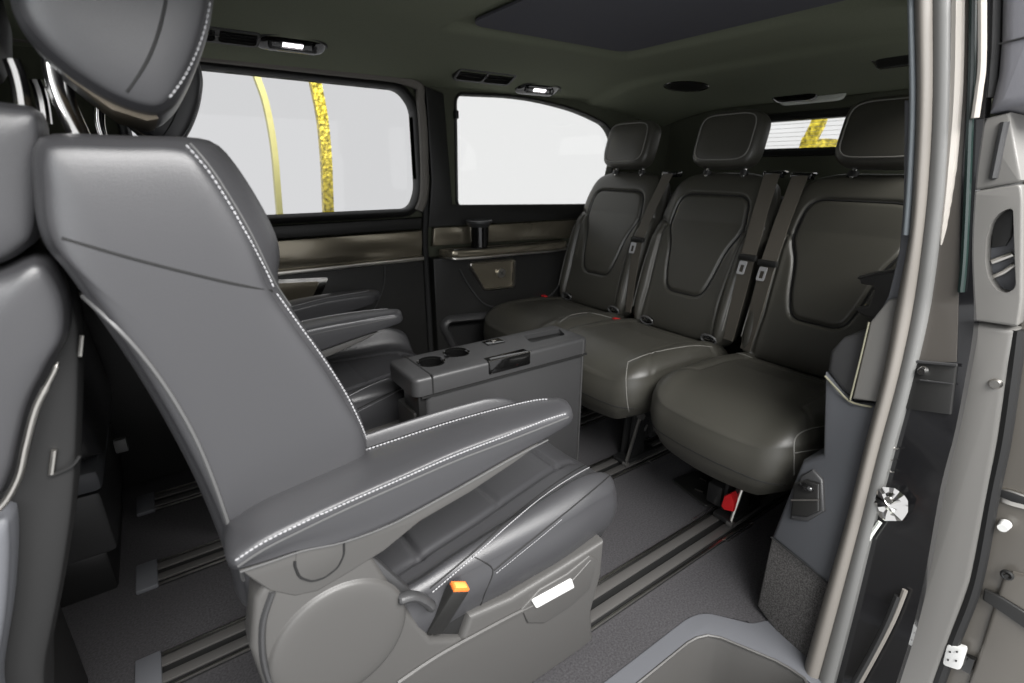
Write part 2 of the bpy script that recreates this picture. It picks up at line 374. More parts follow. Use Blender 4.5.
# ceiling: cove at both sides, raised field for the sunroof blind, falling towards the tailgate
def ceil_z(x, y):
    s = np.clip((y - 1.50) / 0.42, 0, 1); s2 = np.clip((0.72 - y) / 0.34, 0, 1)
    z = 1.352 - 0.064 * s ** 1.9 - 0.07 * s2 ** 2.2
    z = z - 0.022 * (1 / (1 + np.exp(-(x - 1.76) / 0.012))) - 0.06 * np.clip((x - 1.80) / 0.5, 0, 1) ** 1.3
    f = lambda t, w: 1 / (1 + np.exp(-t / w))
    rec = f(1.43 - x, 0.006) * f(1.365 - y, 0.006) * f(y - 0.52, 0.006) * f(x - 0.74, 0.006)
    return z + 0.022 * rec
xs = np.r_[np.linspace(-2.2, 0.2, 25)[:-1], np.arange(0.2, 2.32, 0.012)]; ys = np.linspace(YN + 0.03, YF + 0.01, 130)
Xg, Yg = np.meshgrid(xs, ys, indexing='ij'); Zg = ceil_z(Xg, Yg); nx, ny = Xg.shape
vs = np.stack([Xg.ravel(), Yg.ravel(), Zg.ravel()], 1); vs2 = vs.copy(); vs2[:, 2] = 1.44
idx = lambda i, j: i * ny + j
fs = [(idx(i, j), idx(i, j + 1), idx(i + 1, j + 1), idx(i + 1, j)) for i in range(nx - 1) for j in range(ny - 1)]
nn = nx * ny; cs = [nn + idx(0, 0), nn + idx(0, ny - 1), nn + idx(nx - 1, ny - 1), nn + idx(nx - 1, 0)]
mk('ceiling', np.vstack([vs, vs2[[idx(0, 0), idx(0, ny - 1), idx(nx - 1, ny - 1), idx(nx - 1, 0)]]]), fs + [(nn, nn + 1, nn + 2, nn + 3)], 'headliner', kind='structure', ang=60, fix=False)
b = MB(); b.box((-2.24, YN - 0.03, 1.40), (2.45, 1.97, 1.44)); b.build('ceiling_roof', 'paint', kind='structure')
sb = plate('sunroof_blind', rr(0.785, 0.56, 1.385, 1.325, 0.05), [], 'headliner_dark', lambda a, b, h: (a, b, 1.362 - h), 0.006)
tag(sb, 'dark flat sunroof blind set into the raised field of the headliner', 'sunroof blind')

# rear wall (tailgate) with a letterbox view through its window
wr = rpoly([(0.62, 1.085), (1.62, 1.085), (1.55, 1.198), (0.70, 1.198)], 0.03, 5)
plate('wall_rear', [(0.36, 0.0), (1.97, 0.0), (1.97, 1.42), (0.36, 1.42)], [wr], 'fabric_wall', YZ(2.36, -1), 0.04, kind='structure')
P = resample(wr, 120); vs = []
for o_, h_ in ((0, -0.03), (0, 0.012), (0.012, 0.022), (0.03, 0.016), (0.034, 0.0)):
    Q = offset2(P, o_); vs += [(2.36 - h_, q_[0], q_[1]) for q_ in Q]
fs = [(i * 120 + j, i * 120 + (j + 1) % 120, (i + 1) * 120 + (j + 1) % 120, (i + 1) * 120 + j) for i in range(4) for j in range(120)]
w3 = mk('window_3', vs, fs, 'plastic_dark', kind='structure')
plate('window_glass', wr, [], 'glass', YZ(2.392, -1), 0.003, parent=w3)
hl = MB()
for k in range(6): z = 1.098 + k * 0.0175; hl.box((2.3835, 0.64, z), (2.385, 1.60, z + 0.0012))
hl.build('heater_lines', 'satin', w3)

# ------------------------------------------------------------------ outside, seen through the glass
b = MB(); b.box((-9, 2.6, -1.25), (16, 14, -1.2)); b.build('ground', 'studio_floor', kind='structure')
def arch(name, x0, x1, y, ztop, zb, w, m, label, parent=None):
    mb = MB(); pts = [Vector((x0, y, zb + (ztop - zb) * t)) + Vector(((x1 - x0) * t * t, 0, 0)) for t in np.linspace(0, 1, 28)]
    mb.ribbon(pts, (1, 0, 0), w, 0.03); o = mb.build(name, m); return tag(o, label, 'decoration')
def goldband(name, px, y, w, m, label, extend=(-0.8, 1.2)):
    p = [at(u, v, 1, y) for u, v in px]; p = [p[0] + (p[0] - p[1]) * 1.0] + p + [p[-1] + (p[-1] - p[-2]) * 3.2]
    mb = MB(); mb.ribbon(cr(p, 8, False), (1, 0, 0), w, 0.05); o = mb.build(name, m); tag(o, label, 'decoration'); return o
goldband('gold_band', [(256, 75), (266, 105), (274, 150), (279, 208)], 3.6, 0.034, 'gold_strip', 'thin plain gold band curving behind the left window, left of the sequinned one')
goldband('gold_band', [(315, 82), (322, 118), (326, 160), (328, 208)], 3.6, 0.065, 'gold', 'sequinned gold band standing behind the left window, right of the thin plain one')
q = MB(); pts = px3([(822, 110), (818, 124), (812, 136), (806, 150), (800, 170)], 0, 3.6); pts.append(Vector((3.6, pts[-1].y + 0.3, -1.2))); q.ribbon([p + Vector((0, 0, 0)) for p in cr(pts, 5, False)], (0, 1, 0), 0.085, 0.03)
pts = px3([(812, 144), (830, 143), (850, 147), (870, 150)], 0, 3.6); q.ribbon(cr(pts, 5, False), (0, 0, 1), 0.05, 0.03)
tag(q.build('gold_ornament', 'gold'), 'gold glitter ornament seen through the rear window between headrests', 'decoration')

# ------------------------------------------------------------------ far side trim
# front panel (the closed far door)
d1 = thing('door_panel', 'dark door trim panel with brown metallic inlay below the left side window', 'door panel', (0.1, YF, 0))
def slab(name, pts, y, th, m, parent, bev=0.006, rnd=0.0):
    pts = rpoly(pts, rnd, 4) if rnd else pts
    mb = MB(); mb.prism([Vector((a, y, z)) for a, z in pts], (0, -th, 0), bev); return mb.build(name, m, parent)
slab('lower_panel', [(-0.8, 0.02), (0.865, 0.02), (0.865, 0.655), (-0.8, 0.655)], YF - 0.001, 0.045, 'plastic_dark', d1, 0.012)
slab('inlay', [(-0.8, 0.665), (0.865, 0.665), (0.872, 0.77), (-0.8, 0.77)], YF - 0.001, 0.040, 'trim_gloss', d1, 0.012)
slab('chrome_strip', [(-0.8, 0.652), (0.865, 0.652), (0.865, 0.667), (-0.8, 0.667)], YF - 0.001, 0.052, 'satin', d1, 0.004)
slab('window_ledge', [(-0.8, 0.772), (0.872, 0.772), (0.88, 0.818), (-0.8, 0.818)], YF - 0.001, 0.030, 'plastic_dark', d1, 0.012)
f = plate('recess_bezel', rpoly(pxy([(262, 280), (328, 277), (324, 288), (315, 306), (262, 312)], YF - 0.05), 0.012), [rpoly(pxy([(262, 284), (319, 281), (316, 288), (309, 303), (262, 307)], YF - 0.05), 0.01)], 'chrome', XZ(YF - 0.056, -1), 0.010, parent=d1, wall=[0.004])
plate('recess_plate', rpoly(pxy([(262, 284), (319, 281), (316, 288), (309, 303), (262, 307)], YF - 0.05), 0.01), [], 'trim_gloss', XZ(YF - 0.0535, -1), 0.002, parent=f)
q = MB(); q.tube(cr([(0.70, YF - 0.046, 0.645), (0.685, YF - 0.046, 0.56), (0.63, YF - 0.046, 0.47), (0.56, YF - 0.046, 0.42)], 8, False), 0.004, 6); q.build('panel_crease', 'plastic_mid', d1)
# door seal between the door and the fixed rear panel
q = MB(); pts = cr([(0.885, YF - 0.02, 0.02), (0.885, YF - 0.022, 0.4), (0.885, YF - 0.022, 0.70), (0.895, YF - 0.022, 0.83), (0.905, YF - 0.02, 0.95), (0.910, YF - 0.02, 1.15), (0.90, YF - 0.02, 1.25), (0.87, YF - 0.018, 1.305), (0.80, YF - 0.018, 1.325), (0.5, YF - 0.016, 1.332), (-0.7, YF - 0.016, 1.34)], 8, False)
q.tube(pts, 0.013, 10); q.build('trim_1', 'rubber', kind='structure')
q = MB(); pts = cr([(0.865, YF - 0.012, 0.84), (0.895, YF - 0.012, 0.93), (0.898, YF - 0.012, 1.22), (0.855, YF - 0.012, 1.295), (0.5, YF - 0.012, 1.306), (-0.7, YF - 0.012, 1.314)], 10, False)
q.tube([p + Vector((0, -0.014, 0.004)) for p in pts], 0.017, 10); q.build('trim_2', 'seal', kind='structure')
# rear side panel
d2 = thing('side_panel', 'fixed dark rear side panel with metallic shelf below the rear side window', 'side panel', (1.4, YF, 0))
lowrec = rpoly(pxy([(437, 338), (500, 334), (520, 352), (486, 352), (470, 345), (452, 352)], YF - 0.05)[:2] + [(1.30, 0.20), (1.06, 0.20)], 0.03)
lowrec = rpoly([(0.945, 0.375), (1.30, 0.345), (1.30, 0.16), (1.03, 0.19)], 0.03)
spk = rpoly(pxy([(470, 264), (514, 260), (513, 286), (485, 289)], YF - 0.055), 0.014)
plate('lower_panel', [(0.905, 0.02), (2.3, 0.02), (2.3, 0.635), (0.905, 0.655)], [lowrec, spk], 'plastic_dark', XZ(YF - 0.052, -1), 0.05, parent=d2, bev=0.008, wall=[0.046, 0.012])
f = ringloop('recess_bezel', spk, 0.011, 0.010, 'satin', YF - 0.053, parent=d2)
plate('recess_plate', spk, [], 'trim_gloss', XZ(YF - 0.046, -1), 0.003, parent=d2)
pc = at(501, 273, 1, YF - 0.05); q = MB(); q.cyl((pc.x, YF - 0.047, pc.z), (pc.x, YF - 0.057, pc.z), 0.021, 28); q.build('round_emblem', 'satin', d2)
q = MB()
for k in range(4):
    a = pi / 4 + k * pi / 2; q.box((pc.x - 0.002, YF - 0.0582, pc.z - 0.012), (pc.x + 0.002, YF - 0.0568, pc.z + 0.002), rot=Matrix.Rotation(a, 3, 'Y'), piv=(pc.x, YF - 0.0575, pc.z))
q.build('emblem_spokes', 'plastic_mid', d2)
plate('pocket_liner', lowrec, [], 'rubber', XZ(YF - 0.010, -1), 0.003, parent=d2)  # dark plate stands in for the shade deep in the pocket
ringloop('pocket_rim', lowrec, 0.034, 0.022, 'plastic_mid', YF - 0.053, parent=d2)
slab('inlay', [(0.915, 0.70), (1.78, 0.675), (1.76, 0.765), (0.925, 0.775)], YF - 0.001, 0.03, 'trim_gloss', d2, 0.01)
slab('upper_panel', [(0.905, 0.777), (1.80, 0.767), (1.80, 0.835), (1.02, 0.86), (1.00, 1.27), (0.925, 1.29), (0.93, 0.95)], YF - 0.001, 0.02, 'plastic_dark', d2, 0.006)
# shelf
sh_ = [(0.925, 0.0), (0.955, -0.085), (1.08, -0.10), (1.45, -0.10), (1.58, -0.07), (1.62, 0.0)]
q = MB(); q.prism([Vector((a, YF - 0.03 + b_, 0.690 - 0.02 * (a - 0.9))) for a, b_ in rpoly(sh_, 0.03, 5)], (0, 0, -0.028), 0.006); q.build('shelf', 'trim_gloss', d2)
q = MB(); q.prism([Vector((a, YF - 0.03 + b_ * 0.72 - 0.004, 0.6925 - 0.02 * (a - 0.9))) for a, b_ in rpoly([(x_ * 0.94 + 0.08, y_) for x_, y_ in sh_], 0.03, 5)], (0, 0, -0.004), 0.001); q.build('shelf_mat', 'gloss_black', d2)
q = MB(); q.prism([Vector((a, YF - 0.03 + b_ * 1.02, 0.662 - 0.02 * (a - 0.9))) for a, b_ in rpoly(sh_, 0.03, 5)], (0, 0, -0.010), 0.003); q.build('chrome_strip', 'satin', d2)
q = MB(); q.tube(cr([(1.02, YF - 0.056, 0.60), (1.08, YF - 0.056, 0.50), (1.16, YF - 0.056, 0.42), (1.30, YF - 0.056, 0.40), (1.50, YF - 0.056, 0.41), (1.60, YF - 0.056, 0.50), (1.66, YF - 0.056, 0.62)], 8, False), 0.004, 6); q.build('panel_crease', 'plastic_mid', d2)
# cup holder standing on the shelf
chd = thing('cup_holder', 'round gloss black cup holder ring standing on the metallic side shelf', 'cup holder', (1.10, YF - 0.075, 0.69))
def lathe(mb, c, prof, n=32, arc=(0, 2 * pi)):
    vs = []; k = len(prof)
    for r, z in prof:
        for j in range(n): a = 2 * pi * j / n; vs.append(Vector(c) + Vector((r * cos(a), r * sin(a), z)))
    return mb.add(vs, [(i * n + j, i * n + (j + 1) % n, (i + 1) * n + (j + 1) % n, (i + 1) * n + j) for i in range(k - 1) for j in range(n)])
cc = (1.105, YF - 0.085, 0.6925)
q = MB(); lathe(q, cc, [(0.001, 0.004), (0.030, 0.004), (0.033, 0.0), (0.036, 0.0), (0.040, 0.080), (0.036, 0.080), (0.032, 0.012), (0.001, 0.012)]); q.build('cup_body', 'gloss_black', chd)
q = MB(); lathe(q, (cc[0], cc[1], cc[2] + 0.080), [(0.036, -0.004), (0.041, 0.002), (0.055, 0.018), (0.055, 0.026), (0.050, 0.028), (0.037, 0.004), (0.036, -0.004)]); q.build('cup_rim', 'plastic_mid', chd)
q = MB(); q.box((cc[0] - 0.012, YF - 0.052, 0.70), (cc[0] + 0.012, YF - 0.031, 0.775), 0.004); q.build('mount', 'gloss_black', chd)

# ------------------------------------------------------------------ roof fittings
def cz(x, y): return float(ceil_z(np.array([x]), np.array([y]))[0])
def cnormal(x, y):
    e = 0.006; dzx = (cz(x + e, y) - cz(x - e, y)) / (2 * e); dzy = (cz(x, y + e) - cz(x, y - e)) / (2 * e)
    return Vector((dzx, dzy, -1)).normalized()
def ceil_hit(u, v):
    d = ray(u, v)
    t = 0.3
    while t < 6:
        p = CAM + d * t
        if p.y < YF and p.z > cz(p.x, p.y): return p
        t += 0.003
    return CAM + d * 2
def fmap_c(c, ux, n):
    uy = n.cross(ux).normalized(); ux = uy.cross(n).normalized()
    def f(a, b, h): return tuple(c[i] + a * ux[i] + b * uy[i] + h * n[i] for i in range(3))
    return f, ux, uy
def roof_lamp(u, v, L, W, label):
    c = ceil_hit(u, v); n = (cnormal(c.x, c.y) + Vector((0, -0.30, 0))).normalized(); f, ux, uy = fmap_c(c, Vector((1, 0, 0)), n)
    t = thing('reading_lamp', label, 'roof lamp', c, 'reading lamps over the side windows')
    pad('bezel', rpoly([(-L, -W), (L, -W), (L * 0.86, W), (-L * 0.86, W)], W * 0.9, 8), 'gloss_black', f, D=0.010, p=3, skirt=((-0.004, 0), (-0.03, 0.0)), back=0.001, N=80, K=10, parent=t)
    mb = MB(); P_ = lambda a, b_, h: Vector(f(a, b_, h))
    mb.tube([P_(L * 0.92 * cos(q), W * 0.15 + W * 0.85 * sin(q), 0.010) for q in np.linspace(0.05, pi - 0.05, 24)], 0.0035, 6); mb.build('bezel_rim', 'plastic_mid', t)
    mb = MB(); mb.ribbon([P_(-L * 0.27, 0.0, 0.011), P_(L * 0.27, 0.0, 0.011)], uy, W * 0.27, 0.003); mb.build('lamp_lens', 'lamp', t)
    mb = MB()
    for s in (-1, 1): mb.tube([P_(s * L * 0.60, -W * 0.35, 0.006), P_(s * L * 0.60, -W * 0.1, 0.02), P_(s * L * 0.60, W * 0.2, 0.012)], 0.004, 6)
    mb.tube([P_(-L * 0.6, -W * 0.1, 0.02), P_(L * 0.6, -W * 0.1, 0.02)], 0.003, 6); mb.build('hook', 'plastic_mid', t)
    return t
roof_lamp(292, 42, 0.100, 0.046, 'lit oval reading lamp above the left side window, nearer the camera')
roof_lamp(539, 88, 0.110, 0.046, 'lit oval reading lamp above the rear side window, farther from the camera')
def roof_vent(u, v, L, W, label):
    c = ceil_hit(u, v); n = (cnormal(c.x, c.y) + Vector((0, -0.25, 0))).normalized(); f, ux, uy = fmap_c(c, Vector((1, 0, 0)), n)
    t = thing('air_vent', label, 'air vent', c, 'air vents beside the reading lamps')
    plate('vent_frame', rr(-L, -W, L, W, W * 0.5), [rr(-L * 0.92, -W * 0.72, -0.004, W * 0.72, W * 0.3), rr(0.004, -W * 0.72, L * 0.92, W * 0.72, W * 0.3)], 'plastic_dark', lambda a, b_, h: f(a, b_, h + 0.010), 0.030, parent=t, bev=0.003, wall=[0.007, 0.007])
    mb = MB()
    for s in (-1, 1):
        for k in range(4): 
            bb = W * (-0.55 + 0.37 * k); mb.ribbon([Vector(f(s * L * 0.5 - L * 0.42, bb, 0.005)), Vector(f(s * L * 0.5 + L * 0.42, bb, 0.005))], n + uy * 0.6, 0.006, 0.0012)
    mb.build('louvres', 'bracket', t); mb = MB(); mb.box(Vector(f(-0.004, 0, 0.008)) - Vector((0.003, 0.003, 0.003)), Vector(f(0.004, 0, 0.012)) + Vector((0.003, 0.003, 0.003)), 0.001); mb.build('thumb_wheel', 'plastic_mid', t)
    return t
roof_vent(485, 75, 0.125, 0.040, 'slim black air vent above the rear side window, left of its lamp')
roof_vent(216, 32, 0.105, 0.036, 'slim black air vent partly hidden by the nearest headrest')
c = ceil_hit(686, 86); n = cnormal(c.x, c.y); f, ux, uy = fmap_c(c, Vector((1, 0.15, 0)), n)
t = thing('roof_speaker', 'round dark speaker grille in the rear headliner', 'speaker', c)
q = MB(); circ = lambda r, k=36: [(r * cos(2 * pi * j / k), r * sin(2 * pi * j / k)) for j in range(k)]
pad('speaker_grille', circ(0.085), 'plastic_dark', f, D=0.008, p=3, skirt=((-0.004, 0.001),), back=0.001, N=60, K=10, parent=t)
q = MB(); q.tube([Vector(f(0.088 * cos(a), 0.088 * sin(a), 0.001)) for a in np.linspace(0, 2 * pi, 41)], 0.003, 6); q.build('speaker_ring', 'gloss_black', t)
c = ceil_hit(802, 96); n = (cnormal(c.x, c.y) + Vector((-0.35, 0, 0))).normalized(); f, ux, uy = fmap_c(c, Vector((0, -1, 0)), n)
t = thing('rear_roof_lamp', 'black rear roof lamp with pale lens above the rear window', 'roof lamp', c)
pad('lamp_housing', rr(-0.12, -0.022, 0.06, 0.03, 0.02), 'gloss_black', f, D=0.016, p=4, skirt=((-0.004, 0.001), (-0.03, 0.001)), back=0.001, N=60, K=10, parent=t)
pad('lamp_lens', rpoly([(-0.10, -0.05), (0.14, -0.05), (0.16, -0.02), (-0.11, -0.023)], 0.01), 'lens_soft', f, D=0.008, p=4, skirt=((-0.004, 0.001), (-0.03, 0.001)), back=0.001, N=60, K=8, parent=t)
c = ceil_hit(900, 58); n = (cnormal(c.x, c.y) + Vector((-0.35, 0, 0))).normalized(); f, ux, uy = fmap_c(c, Vector((0, -1, 0)), n)
t = thing('roof_cover', 'dark rectangular roof cover with a pale edge beside the door frame', 'cover', c)
pad('cover_plate', rpoly([(-0.075, -0.035), (0.09, -0.035), (0.09, 0.045), (-0.055, 0.045)], 0.012), 'plastic_dark', f, D=0.008, p=8, skirt=((-0.004, 0.001), (-0.03, 0.001)), back=0.001, N=60, K=10, parent=t)
q = MB(); q.tube([Vector(f(*p, 0.004)) for p in ((-0.075, 0.045), (-0.062, -0.035), (0.0, -0.037), (0.09, -0.037))], 0.0022, 6); q.build('cover_edge', 'satin', t)

# ------------------------------------------------------------------ seat rails in the floor
def rail(y, x0, x1, label, capped):
    t = thing('seat_rail', label, 'seat rail', (x0, y, 0), 'floor seat rails')
    m = MB(); m.box((x0, y - 0.050, 0.0), (x1, y + 0.050, 0.004), 0.001); m.build('rail_base', 'bracket', t)
    m = MB(); m.box((x0, y - 0.034, 0.004), (x1, y - 0.010, 0.010), 0.0015); m.box((x0, y + 0.010, 0.004), (x1, y + 0.034, 0.010), 0.0015); m.build('rail_channel', 'steel', t)
    m = MB(); m.box((x0, y - 0.049, 0.004), (x1, y - 0.044, 0.009), 0.001); m.box((x0, y + 0.044, 0.004), (x1, y + 0.049, 0.009), 0.001); m.build('rail_edge', 'satin' if capped else 'bracket', t)
    if capped:
        m = MB(); m.box((x0 - 0.035, y - 0.054, 0.0), (x0 + 0.012, y + 0.054, 0.013), 0.004); m.build('end_cap', 'plastic_blue', t)
    return t
rail(0.655, -0.16, 1.75, 'nearest floor rail under the near seat and the right bench seat', True)
rail(1.05, -0.17, 1.75, 'second floor rail from the door opening, under the near seat', True)
rail(1.38, -0.17, 1.75, 'third floor rail from the door opening, under the far seat', True)
rail(1.74, -0.17, 1.75, 'farthest floor rail, along the far side wall', True)
# locking slots drawn beside the rails near the bench
for y, xa in ((0.655, 1.16), (1.05, 1.30)):
    for s in (-1, 1):
        for a, b_ in ((xa, xa + 0.13),):
            m = MB(); yy = y + s * 0.052; m.tube([(a, yy - 0.006, 0.006), (b_, yy - 0.006, 0.006), (b_, yy + 0.006, 0.006), (a, yy + 0.006, 0.006), (a, yy - 0.006, 0.006)], 0.0012, 5)
            tag(m.build('rail_marking', 'satin'), 'pale slot outline on the %s side of the %s floor rail by the bench' % ('near' if s < 0 else 'far', 'nearest' if y < 1 else 'second'), 'marking', 'rail slot outlines')
# floor hatch
t = plate('floor_hatch', rpoly(([(lambda q_: (q_.x, q_.y))(at(u, v, 2, 0.004)) for u, v in ((672, 480), (706, 468), (735, 492), (706, 507))]), 0.012), [], 'plastic_dark', XY(0.007), 0.008, bev=0.003)
tag(t, 'dark plastic hatch in the carpet below the bench seat', 'floor hatch')
m = MB(); m.tube(px3([(700, 478), (706, 481)], 2, 0.009), 0.0025, 6); m.build('hatch_tab', 'satin', t); m = MB(); m.tube(px3([(695, 489), (703, 492)], 2, 0.009), 0.0025, 6); m.build('hatch_tab', 'satin', t)

# ------------------------------------------------------------------ door step and near side trim
t = thing('door_step', 'grey plastic entry step well inside the open sliding door', 'step', (0.6, 0.4, 0))
outer = [(-0.9, 0.505), (-0.9, 0.24), (1.12, 0.24), (1.12, 0.345), (0.965, 0.41), (0.905, 0.49), (0.86, 0.505)]
outer = rpoly(outer, [0, 0, 0.004, 0.004, 0.01, 0.03, 0.03], 5)
hole = rpoly([(-0.85, 0.462), (-0.85, 0.255), (0.93, 0.255), (0.925, 0.315), (0.865, 0.445), (0.82, 0.462)], [0.01, 0.01, 0.01, 0.02, 0.04, 0.04], 6)
plate('step_surround', outer, [hole], 'plastic_blue', XY(0.003), 0.03, parent=t, bev=0.004)
H = resample(hole, 120); vs = []; lv = [(0, -0.0), (-0.004, -0.012), (-0.02, -0.10), (-0.04, -0.17), (-0.06, -0.185)]
for o_, z in lv: Q = offset2(H, o_); vs += [(a, b_, z + 0.001) for a, b_ in Q]
fs = [(i * 120 + j, i * 120 + (j + 1) % 120, (i + 1) * 120 + (j + 1) % 120, (i + 1) * 120 + j) for i in range(len(lv) - 1) for j in range(120)] + [tuple(range(480, 600))]
mk('step_well', vs, fs, 'plastic', t)
m = MB(); m.tube([Vector((a, b_, 0.002)) for a, b_ in resample(hole, 140)] , 0.0035, 6); m.build('well_edge', 'plastic', t)

def XDV(v): return 1.12 - 0.17 * min(1.2, max(0.0, (v - 300) / 390.0)) ** 1.1
def prismx(name, px, x, depth, m, parent, bev=0.006, ax=0):
    pts = px3(px, ax, x); mb = MB(); mb.prism(pts, (depth, 0, 0), bev); return mb.build(name, m, parent)
st = thing('side_trim', 'grey inner side trim tower with carpeted foot beside the right bench seat', 'side trim', (1.1, 0.38, 0))
def yz_band(name, inner, outer, m, parent, bev=0.0):
    pass
# carpeted foot: quarter shape from the floor up, its face turned towards the opening
def solid(name, faces_front, shift, m, parent, bev=0.006):
    mb = MB(); mb.prism(faces_front, shift, bev, 3); return mb.build(name, m, parent)
A_ = [at(771, 537, 1, 0.425), at(757, 603, 2, 0.002), at(798, 666, 2, -0.01), at(838, 560, 0, 1.02), at(822, 573, 0, 1.01)]
A_ = [Vector((1.005, 0.425, 0.205)), Vector((0.972, 0.420, 0.0)), Vector((0.962, 0.285, -0.03)), Vector((1.02, 0.300, 0.09)), Vector((1.045, 0.352, 0.13))]
def tp(px, d=0.012): return [at(u, v, 0, XDV(v) + d) for u, v in px]
solid('carpet_foot', tp([(771, 537), (756, 606), (776, 634), (806, 676), (830, 700), (845, 600), (822, 574)], 0.016), (0.26, 0, 0.0), 'carpet_wall', st, 0.008)
solid('lower_cover', tp([(824, 373), (822, 455), (802, 461), (786, 500), (771, 538), (846, 600), (862, 520), (880, 440), (890, 404), (852, 404), (838, 390)]), (0.30, 0, 0), 'plastic_slate', st, 0.010)
solid('shoulder_cover', tp([(826, 372), (829, 352), (842, 338), (868, 328), (900, 324), (900, 402), (853, 402), (838, 388)], 0.02), (0.34, 0.0, 0), 'plastic_mid', st, 0.012)
solid('shoulder_facing', tp([(870, 322), (852, 399), (890, 404), (904, 330), (908, 296), (888, 300)], 0.006), (0.03, 0, 0), 'door_grey', st, 0.004)
m = MB(); m.tube(cr(tp([(825, 376), (838, 390), (851, 402), (872, 407)], 0.008), 5, False), 0.0022, 8); m.build('trim_edge', 'edge_pale', st)
m = MB(); m.tube(tp([(869, 322), (860, 360), (850, 400)], 0.006), 0.0018, 8); m.build('facing_edge', 'edge_pale', st)
m = MB(); m.tube(tp([(771, 537), (810, 568), (846, 600)], 0.008), 0.0018, 6); m.build('joint_line', 'rubber', st)
solid('knob_recess', tp([(800, 476), (812, 470), (822, 480), (824, 512), (808, 522), (789, 520)], 0.004), (0.02, 0, 0), 'plastic_mid', st, 0.005)
m = MB(); m.prism(tp([(793, 484), (806, 480), (819, 484), (819, 512), (806, 518), (790, 516)], -0.002), (0.03, 0, 0), 0.005, 3); m.build('release_pocket', 'plastic_dark', st)
c = at(806, 487, 0, XDV(487) - 0.006); m = MB(); m.ell(c, (0.008, 0.016, 0.008), n=12); m.build('release_knob', 'gloss_black', st)
m = MB(); m.ribbon(tp([(791, 500), (819, 500)], -0.004), (0, 0, 1), 0.003, 0.002); m.build('pocket_edge', 'satin', st)
solid('upper_cover', tp([(904, 100), (903, 200), (899, 250), (888, 296), (874, 322), (925, 320), (930, 250), (930, 100)], 0.014), (0.10, 0, 0), 'plastic_blue', st, 0.004)

# door frame: sealing strip and painted jamb on the rear edge of the opening
def xd(v): return XDV(v)
def strip(name, left, right, m, parent, dx=0.0, th=0.03, bulge=0.0, ex=0.0, ang=60):
    """vertical strip whose two edges were measured at several heights on the plane of the opening"""
    L = resample(cr([Vector((*p, 0)) for p in left], 8, False), 60, False)[:, :2]; R_ = resample(cr([Vector((*p, 0)) for p in right], 8, False), 60, False)[:, :2]
    vv = np.linspace(max(-60, L[0, 1]), min(745, L[-1, 1]), 60); lu = np.interp(vv, L[:, 1], L[:, 0]); ru = np.interp(vv, R_[:, 1], R_[:, 0]); n = 7; vs = []
    for k, v in enumerate(vv):
        for j in range(n):
            s = j / (n - 1); u = lu[k] * (1 - s) + ru[k] * s; x = xd(v) + dx - bulge * sin(pi * s); 
            p = at(u, v, 0, xd(v) + dx); vs.append(Vector((x, p.y, p.z)))
        a = vs[-n]; b_ = vs[-1]; vs.append(Vector((b_.x + th, b_.y, b_.z))); vs.append(Vector((a.x + th, a.y, a.z)))
    w_ = n + 2; fs = [(i * w_ + j, i * w_ + (j + 1) % w_, (i + 1) * w_ + (j + 1) % w_, (i + 1) * w_ + j) for i in range(59) for j in range(w_)]
    fs += [tuple(range(w_))[::-1], tuple(59 * w_ + j for j in range(w_))]
    return mk(name, vs, fs, m, parent, ang=ang)
jf = thing('door_frame', 'body frame of the open sliding door with grey rubber seal and black painted jamb', 'door frame', (1.15, 0.35, 0))
e0 = [(906, -60), (908, 0), (908, 60), (907, 130), (903, 200), (898, 238)]
s0 = [(906, -80), (907, 0), (909, 100), (906, 180), (902, 235), (896, 300), (884, 370), (866, 440), (846, 520), (824, 610), (800, 700), (785, 760)]
s1 = [(913, -80), (914, 0), (916, 100), (913, 180), (909, 235), (903, 300), (890, 370), (872, 440), (852, 520), (826, 610), (801, 700), (786, 760)]
s2 = [(940, -80), (940, 0), (940, 100), (936, 180), (930, 240), (920, 310), (905, 380), (886, 450), (866, 530), (842, 620), (820, 700), (805, 760)]
s3 = [(950, -80), (950, 0), (949, 100), (945, 180), (938, 240), (928, 310), (912, 380), (893, 450), (872, 530), (850, 620), (829, 700), (813, 760)]
cut = lambda st_: [(a, b_) for a, b_ in st_ if b_ < 239]
strip('seal_inner_lip', cut(s0), cut(s1), 'seal_blue', jf, dx=-0.004, th=0.02, bulge=0.004)
strip('seal_body', [(a - (0 if b_ < 239 else 6), b_) for a, b_ in s1], [(a - 8, b_) for a, b_ in s2], 'seal', jf, dx=-0.006, th=0.03, bulge=0.010)
strip('seal_outer_lip', [(a - 8, b_) for a, b_ in s2], s3, 'seal_light', jf, dx=-0.002, th=0.03, bulge=0.005)
s4 = [(968, -80), (967, 0), (964, 90), (962, 150), (957, 200), (950, 240), (946, 300), (938, 360), (960, 440), (960, 560), (930, 640), (900, 700), (880, 760)]
s5 = [(976, -80), (975, 0), (973, 100), (965, 200), (958, 260), (958, 300), (952, 360), (962, 440), (962, 560), (932, 640), (902, 700), (882, 760)]
tl_ = [(990, -80), (990, 0), (986, 100), (976, 180), (972, 250), (974, 322), (965, 380), (954, 436), (941, 486), (925, 575), (910, 639), (894, 690), (876, 750)]
strip('jamb', s3, tl_, 'paint', jf, dx=0.012, th=0.03)
strip('jamb_upper_face', [(948, -80), (948, 0), (947, 100), (943, 180), (936, 240), (926, 310), (912, 362)], [(968, -80), (968, 0), (966, 100), (960, 200), (958, 300), (956, 366), (956, 367)], 'jamb', jf, dx=0.009, th=0.01)
